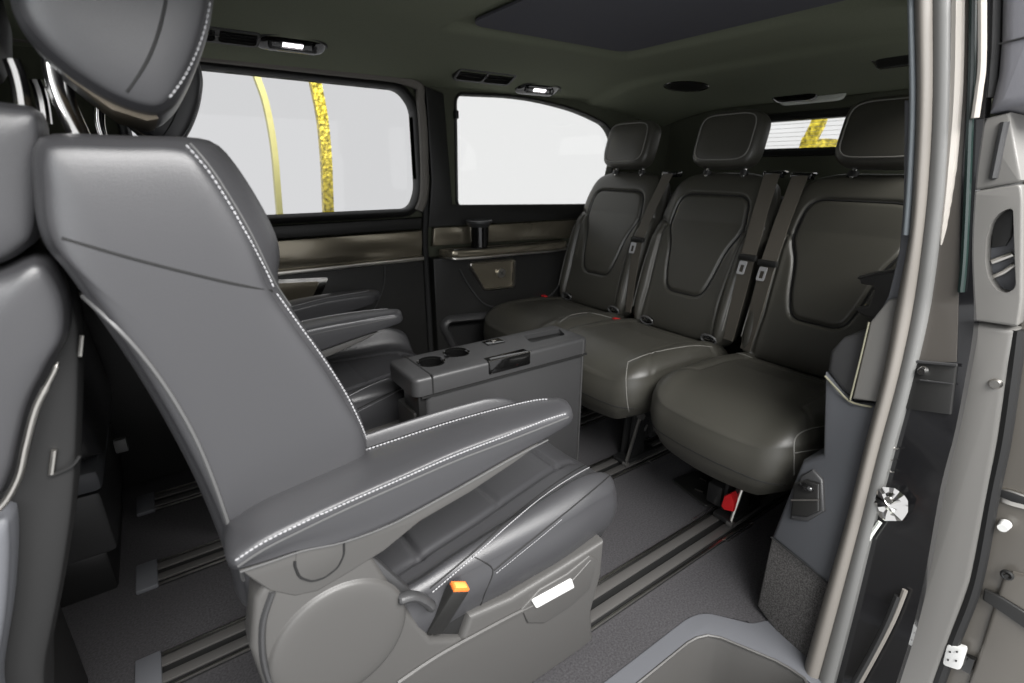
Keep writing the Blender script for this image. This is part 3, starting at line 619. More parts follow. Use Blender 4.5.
# ribs, fittings and a modelled highlight on the jamb
def onj(px, dx=0.0): return [at(u, v, 0, xd(v) + dx) for u, v in px]
m = MB(); m.tube(cr(onj([(958, -20), (957, 60), (955, 110), (950, 170), (945, 215), (941, 245)], 0.008), 6, False), [0.009] * 19 + [0.008, 0.008, 0.007, 0.007, 0.006, 0.006, 0.005, 0.005, 0.004, 0.003, 0.002, 0.001], 8, scale2=1.0); m.build('jamb_bead', 'jamb_bright', jf)  # gloss reflection on the paint, built as a bright tapering bead
m = MB(); m.tube(cr(onj([(973, -20), (972, 60), (970, 120), (967, 200), (964, 260), (961, 292)], 0.006), 6, False), 0.005, 8); m.build('jamb_channel', 'jamb_teal', jf)
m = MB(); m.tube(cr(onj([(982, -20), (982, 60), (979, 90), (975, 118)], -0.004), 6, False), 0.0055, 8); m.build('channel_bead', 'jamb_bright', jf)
m = MB(); m.prism(onj([(911, 362), (956, 366), (950, 415), (898, 408)], 0.004), (0.012, 0, 0), 0.003); m.build('jamb_bracket', 'plastic_dark', jf)
m = MB(); m.tube(onj([(912, 361), (957, 365)], 0.0), 0.003, 6); m.tube(onj([(920, 380), (953, 384)], 0.0), 0.0015, 6); m.build('bracket_ridge', 'plastic_mid', jf)
def disc(mb, c, r, nrm, th, n=20, r2=None):
    nrm = Vector(nrm).normalized(); mb.cyl(Vector(c) - nrm * th / 2, Vector(c) + nrm * th / 2, r, n, r2); return mb
m = MB(); disc(m, onj([(922, 371)], -0.002)[0], 0.0085, (-1, 0, 0), 0.01, r2=0.006); m.build('screw', 'chrome', jf)
m = MB(); m.tube(cr(onj([(900, 384), (899, 395), (895, 408)], 0.0), 4, False), 0.0018, 6); m.tube(cr(onj([(893, 432), (890, 446), (885, 458)], 0.0), 4, False), 0.0025, 6); m.tube(cr(onj([(880, 522), (868, 540), (858, 561)], 0.002), 4, False), [0.004] + [0.004] * 7 + [0.002], 6); m.build('sealant_bead', 'lens_soft', jf)
c = onj([(890, 504)], -0.002)[0]; m = MB(); rnd = random.Random(3); vs = [c + Vector((-0.010, 0, 0))]; 
for ring in range(1, 4):
    for j in range(20):
        a = 2 * pi * j / 20; r = 0.0118 * ring * (1 + 0.08 * rnd.uniform(-1, 1)); vs.append(c + Vector((-0.009 * (1 - ring / 3) + 0.003 * rnd.uniform(-1, 1), r * cos(a) * 0.78, r * sin(a))))
fs = [(0, 1 + j, 1 + (j + 1) % 20) for j in range(20)] + [(1 + r * 20 + j, 21 + r * 20 + j, 21 + r * 20 + (j + 1) % 20, 1 + r * 20 + (j + 1) % 20) for r in range(2) for j in range(20)]
m.add(vs, fs); disc(m, c + Vector((-0.012, 0.001, 0.014)), 0.006, (-1, 0, 0), 0.004); sd = m.build('foil_disc', 'chrome', jf, ang=20)
m = MB()
for u, v, r in ((896, 447, 0.004), (891, 459, 0.003), (892, 471, 0.003), (887, 470, 0.0015)):
    cc2 = onj([(u, v)], 0.0)[0]; m.tube([cc2 + Vector((0, r * cos(a), r * sin(a))) for a in np.linspace(pi, 2 * pi, 8)], 0.0012, 5)
m.build('clip_marks', 'satin', jf)
m = MB(); m.tube(cr(onj([(905, 590), (893, 620), (875, 655), (850, 700)], 0.004), 5, False), 0.0045, 8); m.build('lower_seal', 'seal', jf)
m = MB(); m.tube(cr(onj([(898, 596), (886, 625), (868, 660), (842, 705)], 0.002), 5, False), 0.006, 8); m.build('lower_seal_lip', 'rubber', jf)

# the open sliding door, pushed back along the body: its leading edge
dr = thing('sliding_door', 'open sliding door seen on its leading edge, grey trim over bare inner metal', 'sliding door', (1.25, 0.2, 0))
XD = 1.16
def dpx(px, dx=0.0): return [at(u, v, 0, XD + dx) for u, v in px]
def dsolid(name, px, m, dx=0.0, th=0.25, bev=0.006, sm=0):
    pts = dpx(px, dx); pts = cr(pts, sm) if sm else pts
    mb = MB(); mb.prism(pts, (th, 0, 0), bev, 3); return mb.build(name, m, dr)
dsolid('padded_top', [(1001, -70), (1000, 0), (999, 40), (996, 75), (990, 100), (987, 113), (1012, 108), (1080, 96), (1080, -70)], 'door_leather', -0.035, 0.3, 0.02)
m = MB(); m.tube(dpx([(999, 44), (1030, 36), (1060, 30)], -0.037), 0.0015, 6); m.tube(dpx([(996, -20), (994, 50), (990, 98)], -0.01), 0.012, 8); m.build('padding_seam', 'rubber', dr)
dsolid('upper_edge_trim', [(986, 118), (1010, 112), (1022, 180), (1019, 182), (972, 191), (975, 160), (980, 130)], 'door_grey', -0.02, 0.25, 0.010)
m = MB(); m.tube(cr(dpx([(1005, 122), (1001, 140), (996, 165), (993, 180)], -0.022), 5, False), [0.006] * 15 + [0.002], 8); m.build('trim_groove', 'plastic_mid', dr)
hole = [(1013, 207), (1000, 212), (991, 222), (986, 240), (985, 262), (988, 278), (996, 290), (1006, 294), (1016, 288)]
out2 = [(970, 192), (1021, 184), (1023, 200), (1022, 300), (1018, 327), (968, 320), (965, 300), (966, 250)]
ho = [(lambda q_: (q_.y, q_.z))(at(u, v, 0, XD - 0.02)) for u, v in hole]; oo = [(lambda q_: (q_.y, q_.z))(at(u, v, 0, XD - 0.02)) for u, v in out2]
plate('grip_surround', rpoly(oo, 0.006), [rpoly(ho, 0.008)], 'door_grey', YZ(XD - 0.02, -1), 0.035, parent=dr, bev=0.004)
pts = dpx(hole, 0.012); m = MB(); m.prism(pts, (0.004, 0, 0)); m.build('grip_recess', 'plastic_blue', dr)
m = MB(); m.prism(dpx([(992, 214), (1014, 208), (1012, 236), (1006, 246), (991, 248)], 0.004), (0.006, 0, 0), 0.003); m.build('recess_block', 'plastic_dark', dr)
m = MB(); m.tube(dpx([(993, 277), (1004, 272), (1014, 265)], 0.006), 0.004, 8); m.tube(dpx([(992, 262), (1013, 254)], 0.007), 0.005, 8); m.build('recess_bar', 'satin', dr)
dsolid('edge_trim', [(970, 322), (1018, 329), (1011, 366), (1000, 440), (990, 493), (972, 582), (951, 639), (935, 683), (915, 750), (870, 750), (888, 690), (904, 639), (919, 575), (935, 486), (948, 436), (959, 380)], 'door_grey', -0.012, 0.12, 0.012)
m = MB(); m.tube(cr(dpx([(969, 324), (963, 370), (953, 420), (941, 465), (936, 482)], -0.016), 5, False), 0.004, 8); m.build('trim_bead', 'plastic', dr)
c = dpx([(995, 384)], -0.014)[0]; m = MB(); disc(m, c, 0.010, (-1, 0, 0), 0.006, r2=0.007); m.build('screw', 'satin', dr)
m = MB(); m.tube(cr(dpx([(1019, 330), (1014, 370), (1004, 440), (993, 493), (976, 582), (955, 639), (939, 683), (919, 750)], -0.002), 6, False), 0.010, 8); m.build('edge_shadow_gap', 'rubber', dr)
dsolid('inner_metal', [(1022, 180), (1090, 170), (1090, 760), (912, 760), (935, 690), (956, 628), (975, 570), (990, 520), (1001, 470), (1010, 420), (1018, 370)], 'door_metal', 0.012, 0.15, 0.004)
dsolid('pressed_panel', [(1003, 576), (1012, 573), (1080, 590), (1080, 760), (946, 760), (962, 700), (980, 648)], 'door_metal', 0.004, 0.02, 0.006)
dsolid('panel_fold', [(984, 590), (1002, 598), (1040, 622), (1040, 640), (1000, 612), (982, 600)], 'plastic_dark', -0.002, 0.01, 0.003)
m = MB()
for u, v, r in ((1004, 526, 0.009),): disc(m, dpx([(u, v)], 0.0)[0], r, (-1, 0, 0), 0.02, r2=r * 0.8)
m.build('white_bolt', 'white', dr)
m = MB(); cc2 = dpx([(1007, 575)], 0.0)[0]
m.tube([cc2 + Vector((0, 0.007 * cos(a), 0.007 * sin(a))) for a in np.linspace(0, 2 * pi, 16)], 0.003, 6); disc(m, cc2, 0.003, (-1, 0, 0), 0.01); m.build('bolt', 'plastic_dark', dr)
m = MB(); cs = [at(u, v, 0, XD + 0.006) for u, v in ((998, 488), (994, 494), (999, 502), (1010, 506), (1040, 514), (1040, 500), (1010, 490))]
m.prism(cs, (0.012, 0, 0), 0.003); m.build('slot_rim', 'satin', dr); m = MB(); m.prism([at(u, v, 0, XD + 0.004) for u, v in ((1001, 490), (1000, 497), (1012, 502), (1040, 509), (1040, 503), (1012, 493))], (0.006, 0, 0), 0.001); m.build('slot', 'rubber', dr)
m = MB(); m.prism(dpx([tuple(p) for p in rpoly([(947, 644), (966, 650), (960, 671), (942, 665)], 4, 4)], -0.012), (0.016, 0, 0), 0.002); wc = m.build('plug', 'white', dr)
m = MB()
for u, v in ((950, 652), (957, 652), (948, 660), (956, 661)): disc(m, dpx([(u, v)], -0.014)[0], 0.0015, (-1, 0, 0), 0.003, 8)
m.build('plug_pins', 'rubber', dr)
m = MB(); m.prism(dpx([(965, 656), (975, 660), (970, 675), (961, 670)], -0.002), (0.012, 0, 0), 0.002); m.build('plug_socket', 'gloss_black', dr)

# ------------------------------------------------------------------ rear-facing seats
SY = 0.575
def seat_profile(px, y): return pxy(px, y)
def build_seat():
    t = thing('rear_facing_seat', 'nearest leather seat facing the bench, white stitched armrest and grey base', 'seat', (0.3, 0.82, 0), 'single seats facing the rear bench')
    yb = 0.655
    # backrest: side outline, bolstered towards +X, piped along the rear edge
    o = [(36, 138), (62, 134), (120, 136), (165, 137), (192, 143), (212, 163), (236, 198), (258, 238), (276, 284), (298, 318), (326, 358), (350, 396), (368, 430), (372, 470), (372, 520), (350, 560), (300, 600), (262, 612), (243, 612), (238, 590), (222, 545), (198, 488), (165, 425), (130, 368), (94, 316), (64, 274), (44, 250), (34, 222), (30, 180), (29, 155)]
    ol = resample(cr([Vector((*p, 0)) for p in o], 6), 220)[:, :2]
    side = offset2(np.array(pxy([tuple(p) for p in ol], yb)), -0.009)
    W = 0.37
    cz_ = 0.87
    def fm(a, b, h):
        # h runs inwards (+Y is -h); front bulges with depth into the seat, following the bolsters
        yy = yb - h
        s = np.clip((yy - yb) / 0.06, 0, 1) * np.clip((yb + W - yy) / 0.06, 0, 1)
        sh = 1 / (1 + np.exp(-(b - 0.875) / 0.012))
        front = np.clip((a - (-0.02 + (1.02 - b) * 0.30)) / 0.06, 0, 1)
        return (a + 0.030 * s * sh * front, yy, b)
    bk = pad('backrest', side, 'leather', fm, D=0.014, p=7, skirt=((-0.006, 0.004), (-0.016, 0.008), (-0.03, 0.011), (-0.05, 0.012), (-0.08, 0.010), (-0.12, 0.008), (-W + 0.12, 0.008), (-W + 0.08, 0.010), (-W + 0.04, 0.011), (-W + 0.016, 0.008), (-W, 0.0)), back=0.014, N=220, K=26, parent=t, ang=80)
    bv = surf(bk)
    m = MB(); stitches(m, drape(bv, [(186, 146), (205, 168), (226, 200), (248, 238), (266, 272), (273, 288)], 0.0012, 0.0055)); m.build('stitching', 'stitch', bk); m = MB(); stitches(m, drape(bv, [(276, 294), (296, 322), (322, 358), (344, 392), (360, 424), (366, 440)], 0.0012, 0.0055)); m.build('stitching', 'stitch', bk)
    m = MB(); sline(m, drape(bv, [(190, 144), (209, 166), (230, 198), (252, 236), (271, 276), (279, 290), (300, 320), (326, 356), (348, 390), (365, 424)], 0.0002, 0.008), 0.0018); m.build('edge_piping', 'piping', bk)
    m = MB(); sline(m, drape(bv, [(62, 238), (92, 247), (130, 258), (180, 271), (230, 283), (272, 291)], 0.0, 0.008), 0.0016); m.build('panel_seam', 'seam', bk)
    m = MB(); sline(m, drape(bv, [(58, 270), (84, 296), (112, 322), (140, 352), (168, 390), (194, 435), (214, 482), (232, 535), (244, 580)], 0.0004, 0.008), 0.0028); m.build('rear_piping', 'piping', bk)
    # headrest
    ho = [(14, -80), (10, -30), (14, 8), (34, 40), (70, 72), (112, 98), (148, 110), (168, 106), (184, 84), (200, 48), (210, 8), (212, -40), (190, -90), (100, -120), (40, -110)]
    yh = 0.68
    hs = offset2(np.array(pxy([tuple(p) for p in resample(cr([Vector((*p, 0)) for p in ho], 6), 120)[:, :2]], yh)), -0.003)
    hd = pad('headrest', hs, 'leather', lambda a, b, h: (a, yh - h, b), D=0.012, p=6, skirt=((-0.004, 0.003), (-0.014, 0.006), (-0.03, 0.007), (-0.13, 0.009), (-0.23, 0.007), (-0.246, 0.005), (-0.26, 0.0)), back=0.012, N=120, K=20, parent=t, ang=80)
    hv = surf(hd)
    m = MB(); stitches(m, drape(hv, [(209, 2), (204, 28), (194, 56), (180, 82), (168, 98)], 0.001, 0.0055)); m.build('stitching', 'stitch', hd)
    m = MB(); sline(m, drape(hv, [(166, 0), (160, 28), (150, 56), (136, 80), (127, 92)], 0.0, 0.008), 0.0015); m.build('panel_seam', 'seam', hd)
    m = MB(); u_ = px3([(24, 30), (60, 66), (104, 98), (140, 110), (152, 108)], 1, 0.70); vs = []
    for p in u_: vs += [Vector((p.x, 0.70, p.z)), Vector((p.x, 0.92, p.z)), Vector((p.x + 0.004, 0.92, p.z - 0.010)), Vector((p.x + 0.004, 0.70, p.z - 0.010))]
    k = len(u_); m.add(vs, [(i * 4 + j, i * 4 + (j + 1) % 4, (i + 1) * 4 + (j + 1) % 4, (i + 1) * 4 + j) for i in range(k - 1) for j in range(4)] + [(0, 1, 2, 3), (4 * k - 4, 4 * k - 3, 4 * k - 2, 4 * k - 1)]); m.build('underside', 'tan', hd)
    for y_, r in ((0.755, 0.0075), (0.885, 0.0075)):
        pp = px3([(50, 40), (51, 66), (57, 92), (70, 122), (84, 150)], 1, 0.755); dx_ = 0.0
        m = MB(); m.tube(cr([Vector((p.x, y_, p.z)) for p in pp], 6, False), r, 12); m.build('headrest_post', 'chrome', t)
    # cushion: plan outline, top 0.47
    z0 = 0.340
    pl = rpoly([(0.14, 0.588), (0.56, 0.590), (0.715, 0.612), (0.745, 0.72), (0.735, 0.92), (0.690, 1.02), (0.56, 1.04), (0.14, 1.03)], [0.03, 0.06, 0.06, 0.1, 0.1, 0.06, 0.06, 0.03], 7)
    def ex(A, B):
        e = np.abs(B - 0.815); bol = np.where(B > 0.815, 0.070, 0.024) * np.exp(-((e - 0.215 + 0.11 * np.clip(A - 0.25, 0, 0.5)) / np.where(e > 0.215 - 0.11 * np.clip(A - 0.25, 0, 0.5), 0.05, 0.020)) ** 2); fr_ = 0.012 * np.clip((A - 0.3) / 0.3, 0, 1) - 0.022 * np.clip((A - 0.60) / 0.12, 0, 1) ** 2
        dish = -0.012 * np.exp(-(e / 0.11) ** 2)
        return bol * np.clip((A - 0.12) / 0.05, 0, 1) + fr_ + dish - 0.02 * np.clip((0.30 - A) / 0.2, 0, 1)
    ln = [(0.15, 0.655), (0.27, 0.665), (0.40, 0.685), (0.63, 0.735), (0.70, 0.755)]; ln2 = [(a, 1.63 - b_) for a, b_ in ln]
    gr = [(ln, 0.008, 0.006), (ln2, 0.008, 0.006), ([(0.27, 0.665), (0.27, 0.965)], 0.007, 0.006), ([(0.46, 0.70), (0.46, 0.93)], 0.007, 0.003), ([(0.64, 0.735), (0.645, 0.895)], 0.007, 0.006)]
    cu = pad('seat_cushion', pl, 'leather', lambda a, b, h: (a, b, z0 + h), D=0.030, p=7, skirt=((-0.012, 0.005), (-0.04, 0.008), (-0.07, 0.004), (-0.10, -0.008), (-0.115, -0.014)), back=0.005, N=240, K=90, grooves=gr, extra=ex, parent=t, ang=75)
    cv = surf(cu)
    m = MB(); stitches(m, drape(cv, [(432, 592), (470, 560), (510, 524), (550, 492), (585, 470), (606, 461)], 0.0012, 0.0055)); m.build('stitching', 'stitch', cu)
    m = MB(); sline(m, drape(cv, [(494, 570), (530, 541), (570, 509), (600, 484), (618, 468)], 0.0, 0.008), 0.0016); sline(m, drape(cv, [(472, 556), (484, 562), (494, 570), (486, 590), (478, 612)], 0.0, 0.008), 0.0014); sline(m, drape(cv, [(430, 588), (470, 555), (510, 519), (550, 487), (585, 465), (608, 458)], 0.0, 0.008), 0.0016); m.build('panel_seam', 'seam', cu)
    m = MB(); stitches(m, drape(cv, [(496, 573), (532, 544), (562, 519)], 0.001, 0.0055), 0.0007); m.build('fine_stitching', 'stitch', cu)
    # base
    yo = 0.578
    bp = [(255, 600), (275, 572), (320, 548), (352, 540), (372, 556), (404, 606), (432, 640), (462, 640), (470, 617), (512, 599), (556, 572), (605, 541), (602, 575), (592, 612), (594, 640), (580, 668), (540, 700), (480, 745), (400, 760), (300, 740), (268, 700), (250, 650)]
    prof = pxy([tuple(p) for p in bp], yo)
    m = MB(); m.prism([Vector((a, yo, max(b_, 0.012))) for a, b_ in prof], (0, 0.05, 0), 0.010, 4); m.build('side_cover', 'plastic', t)
    m = MB(); m.prism([Vector((a, 0.99, max(b_, 0.012))) for a, b_ in prof], (0, 0.05, 0), 0.010, 3); m.build('far_side_cover', 'plastic', t)
    c = at(342, 640, 1, yo); rad = 0.095
    pad('recliner_disc', [(c.x + rad * cos(a), c.z + rad * sin(a)) for a in np.linspace(0, 2 * pi, 61)[:-1]], 'plastic', lambda a, b, h: (a, yo - 0.002 - h, b), D=0.006, p=10, skirt=((-0.002, 0.002),), back=0.001, N=60, K=10, parent=t)
    m = MB(); m.tube(cr(px3([(272, 590), (262, 625), (266, 670), (289, 720)], 1, yo + 0.003), 6, False), 0.008, 10, scale2=0.6); m.build('cover_lip', 'plastic_mid', t)
    m = MB(); m.box((0.02, 0.63, 0.10), (0.60, 1.00, 0.28), 0.02); m.build('pedestal', 'plastic_dark', t)
    m = MB(); m.box((0.05, 0.63, 0.0105), (0.62, 0.69, 0.10), 0.006); m.build('slide_foot', 'bracket', t); m = MB(); m.box((0.05, 0.98, 0.0105), (0.62, 1.04, 0.10), 0.006); m.build('slide_foot', 'bracket', t)
    # lower crease and recessed grip with white label
    m = MB(); sline(m, [(p, 0) for p in cr(px3([(398, 683), (440, 655), (500, 622), (560, 590), (590, 560)], 1, yo - 0.002), 6, False)], 0.004); m.build('cover_crease', 'plastic', t)
    g_ = [(522, 610), (540, 590), (568, 574), (590, 556), (598, 560), (590, 590), (570, 608), (545, 624), (528, 624)]
    m = MB(); m.prism([Vector((a, yo - 0.004, b_)) for a, b_ in pxy(g_, yo - 0.004)], (0, 0.012, 0), 0.004, 3); gp = m.build('grip', 'plastic', t)
    lb = rpoly([tuple(p) for p in pxy([(532, 601), (572, 579), (575, 588), (537, 609)], yo - 0.008)], 0.004, 4)
    m = MB(); m.prism([Vector((a, yo - 0.007, b_)) for a, b_ in lb], (0, 0.003, 0), 0.001); m.build('label_plate', 'white', t)
    # buckle
    bt = [at(u, v, 1, 0.572) for u, v in ((446, 586), (472, 588))]; bb_ = [at(u, v, 1, 0.590) for u, v in ((419, 628), (446, 632))]
    ax_ = ((bt[0] + bt[1]) / 2 - (bb_[0] + bb_[1]) / 2).normalized(); 
    ctr = (bt[0] + bt[1] + bb_[0] + bb_[1]) / 4; Lb = ((bt[0] + bt[1]) / 2 - (bb_[0] + bb_[1]) / 2).length
    wv = (bt[1] - bt[0]); wv = (wv - ax_ * wv.dot(ax_)).normalized(); nv = ax_.cross(wv)
    def obox(mb, c, hx, hy, hz, bev=0.003):
        R3 = Matrix((wv, nv, ax_)).transposed(); n0 = len(mb.v); mb.box((-hx, -hy, -hz), (hx, hy, hz), bev)
        for i in range(n0, len(mb.v)): mb.v[i] = R3 @ mb.v[i] + c
    m = MB(); obox(m, ctr, 0.0165, 0.010, Lb / 2, 0.004); bu = m.build('buckle', 'plastic_dark', t)
    m = MB(); obox(m, ctr + ax_ * (Lb / 2 + 0.001), 0.0150, 0.0085, 0.003, 0.001); m.build('buckle_button', 'orange', bu)
    m = MB(); obox(m, ctr + ax_ * (Lb / 2 + 0.0035) , 0.0115, 0.0055, 0.002, 0.001); m.build('button_face', 'amber', bu)
    m = MB(); m.tube([ctr - ax_ * (Lb / 2) + wv * 0.004, ctr - ax_ * (Lb / 2 + 0.035) + wv * 0.002], 0.0025, 6); m.tube([ctr - ax_ * (Lb / 2) - wv * 0.004, ctr - ax_ * (Lb / 2 + 0.035) - wv * 0.004], 0.0025, 6); m.build('buckle_stalk', 'satin', bu)
    # release lever
    m = MB(); m.prism(px3([(362, 563), (374, 558), (412, 592), (400, 604)], 1, 0.585), (0, 0.02, 0), 0.003); lv_ = m.build('release_lever', 'plastic_mid', t)
    m = MB(); m.tube(cr(px3([(398, 600), (412, 596), (424, 600), (433, 608)], 1, 0.572), 5, False), [0.007] + [0.010] * 8 + [0.011] * 4 + [0.012, 0.010, 0.006], 12, scale2=0.75); m.build('lever_tip', 'plastic_mid', lv_)
    m = MB(); m.prism(px3([(434, 622), (438, 600), (478, 604), (466, 636), (436, 640)], 1, 0.592), (0, 0.004, 0), 0.001); m.build('buckle_slot', 'rubber', t)
    add_armrest(t, False)
    return t
def arm_shapes(t, name, mirror=False, dy=0.0):
    """armrest: padded top with two rows of stitches and a plastic hub"""
    yn, yf = 0.573, 0.640
    # padded top as a loft along its length: stations (u, v of near top edge)
    near = [(236, 556), (262, 538), (300, 519), (345, 498), (400, 474), (455, 450), (510, 430), (548, 418), (566, 412)]
    far = [(232, 512), (258, 494), (300, 472), (345, 455), (395, 438), (450, 420), (500, 406), (535, 398), (552, 398)]
    low = [(240, 571), (268, 562), (303, 550), (345, 541), (395, 522), (455, 490), (510, 459), (548, 439), (568, 428)]
    N_ = [at(u, v, 1, yn) for u, v in near]; L_ = [at(u, v, 1, yn) for u, v in low]
    F_ = [Vector((at(u, v, 2, n_.z - 0.002).x, at(u, v, 2, n_.z - 0.002).y, n_.z - 0.002)) for (u, v), n_ in zip(far, N_)]
    N_ = cr(N_, 5, False); L_ = cr(L_, 5, False); F_ = cr(F_, 5, False); k = len(N_); vs = []; n = 20
    def sec(Nn, Lw, Fr, s=1.0):
        top = (Nn + Fr) / 2 + Vector((0, 0, 0.007)); yw = Fr.y - Nn.y
        pts = [Nn + Vector((0, 0.0015, 0.0)), Nn * 0.75 + Fr * 0.25 + Vector((0, 0, 0.005)), top, Nn * 0.25 + Fr * 0.75 + Vector((0, 0, 0.005)), Fr + Vector((0, -0.0015, 0)),
               Vector((Fr.x, Fr.y + 0.003, Fr.z - 0.010)), Vector((Fr.x, Fr.y, Lw.z + 0.006)), Vector((Fr.x, Fr.y - 0.010, Lw.z)), Vector((Lw.x, Lw.y + 0.010, Lw.z)), Vector((Lw.x, Lw.y + 0.001, Lw.z + 0.006)), Vector((Nn.x, Nn.y - 0.004, Nn.z - 0.010))]
        c = sum(pts, Vector()) / len(pts); return [c + (p - c) * s for p in cr(pts, 3)]
    secs = []
    d0 = (N_[0] - N_[1]).normalized(); d1 = (N_[-1] - N_[-2]).normalized()
    for s_, o_ in ((0.45, 0.014), (0.75, 0.011), (0.93, 0.005)): secs.append([p + d0 * o_ for p in sec(N_[0], L_[0], F_[0], s_)])
    for i in range(k): secs.append(sec(N_[i], L_[i], F_[i]))
    for s_, o_ in ((0.97, 0.005), (0.88, 0.012), (0.70, 0.018), (0.45, 0.021)): secs.append([p + d1 * o_ for p in sec(N_[-1], L_[-1], F_[-1], s_)])
    n = len(secs[0]); vs = [p for s_ in secs for p in s_]; K_ = len(secs)
    fs = [(i * n + j, i * n + (j + 1) % n, (i + 1) * n + (j + 1) % n, (i + 1) * n + j) for i in range(K_ - 1) for j in range(n)] + [tuple(range(n)), tuple((K_ - 1) * n + j for j in range(n))]
    hub = [(240, 571), (268, 562), (303, 550), (345, 541), (395, 522), (455, 490), (510, 459), (540, 443), (530, 452), (515, 463), (470, 493), (420, 522), (385, 551), (345, 576), (318, 592), (295, 597), (270, 592), (252, 580)]
    hp = [at(u, v, 1, yn + 0.004) for u, v in hub]
    btn = [(297, 549), (344, 540), (344, 556), (338, 568), (325, 578), (312, 582), (300, 578), (295, 566)]
    mir = (lambda p: Vector((p.x, 2 * 0.815 - p.y, p.z))) if mirror else (lambda p: p)
    ar = mk(name, [mir(p) for p in vs], fs, 'leather', t, ang=80)
    m = MB(); m.prism([mir(p) for p in hp], (0, -0.046 if mirror else 0.046, 0), 0.009, 4); hb = m.build('armrest_hub', 'plastic', ar)
    bq = rpoly([tuple(p) for p in pxy(btn, yn + 0.002)], 0.006, 4)
    m = MB(); m.tube([mir(Vector((a, yn + 0.004, b_))) for a, b_ in bq], 0.0022, 6); m.build('button_groove', 'seam', ar)
    m = MB(); m.prism([mir(Vector((a, yn + 0.0025, b_))) for a, b_ in bq], (0, -0.01 if mirror else 0.01, 0), 0.002); m.build('armrest_button', 'plastic', ar)
    tr = BVHTree.FromPolygons(vs, fs)
    m = MB()
    a1 = drape(tr, [(236, 560), (262, 543), (300, 524), (345, 503), (400, 479), (455, 455), (510, 434), (546, 420), (566, 414)], 0.0013, 0.0055)
    a2 = drape(tr, [(233, 514), (258, 497), (300, 475), (345, 458), (395, 441), (450, 423), (500, 409), (535, 401), (548, 400)], 0.0013, 0.0055)
    a3 = drape(tr, [(238, 566), (264, 549), (302, 530), (346, 509), (400, 485), (455, 461), (510, 440), (548, 425), (568, 417)], 0.0006, 0.0055)
    for a in (a1, a2): m = MB(); stitches(m, [(mir(p), n_) for p, n_ in a], 0.0013); m.build('stitching', 'stitch', ar)
    m = MB(); sline(m, [(mir(p), n_) for p, n_ in a3], 0.0016); m.build('edge_piping', 'piping', ar)
    m = MB(); 
    low2 = [(mir(at(u, v + 1, 1, yn + 0.001)), 0) for u, v in low[:8]]; sline(m, [(p, 0) for p in cr([q_[0] for q_ in low2], 4, False)], 0.0013); m.build('hub_joint', 'piping', ar)
    return ar
def add_armrest(t, mirror): return arm_shapes(t, 'armrest', mirror)
seat = build_seat()
def copy_tree(o, parent=None, skip=()):
    c = o.copy(); C.objects.link(c)
    if parent is not None: c.parent = parent; c.matrix_parent_inverse = o.matrix_parent_inverse.copy()
    for ch in list(o.children):
        if ch.name.split('.')[0] not in skip: copy_tree(ch, c, skip)
    return c
far = copy_tree(seat, None, ('headrest_post',))
far.location = Vector(seat.location) + Vector((0.0, 0.735, 0)); [setattr(o_, 'matrix_parent_inverse', Matrix.Translation((0.05, 0, -0.005)) @ o_.matrix_parent_inverse) for o_ in far.children if o_.name.startswith('headrest.')]; far['label'] = 'second seat facing the bench, by the far door panel, both armrests lowered'
bpy.context.view_layer.update()
# far armrest of the far seat
seat.location = seat.location
ar2 = arm_shapes(None, 'armrest', True) if False else None
def add_far_arm():
    kids = [o for o in bpy.data.objects if o.parent is None]
    a = arm_shapes(seat, 'armrest', True)
    def rep(o, p):
        o.parent = p
    mp = Matrix.Translation((0.07, -0.04, -0.022)) @ a.matrix_parent_inverse; a.parent = far; a.matrix_parent_inverse = mp
    return a
add_far_arm()
for y_ in (0.755, 0.885):
    pp = px3([(50, 40), (51, 66), (57, 92), (70, 122), (84, 150)], 1, 0.755); m = MB(); m.tube(cr([Vector((p.x, y_, p.z)) for p in pp], 6, False), 0.0075, 12); o = m.build('headrest_post', 'chrome', seat); mp = o.matrix_parent_inverse.copy(); o.parent = far; o.matrix_parent_inverse = mp

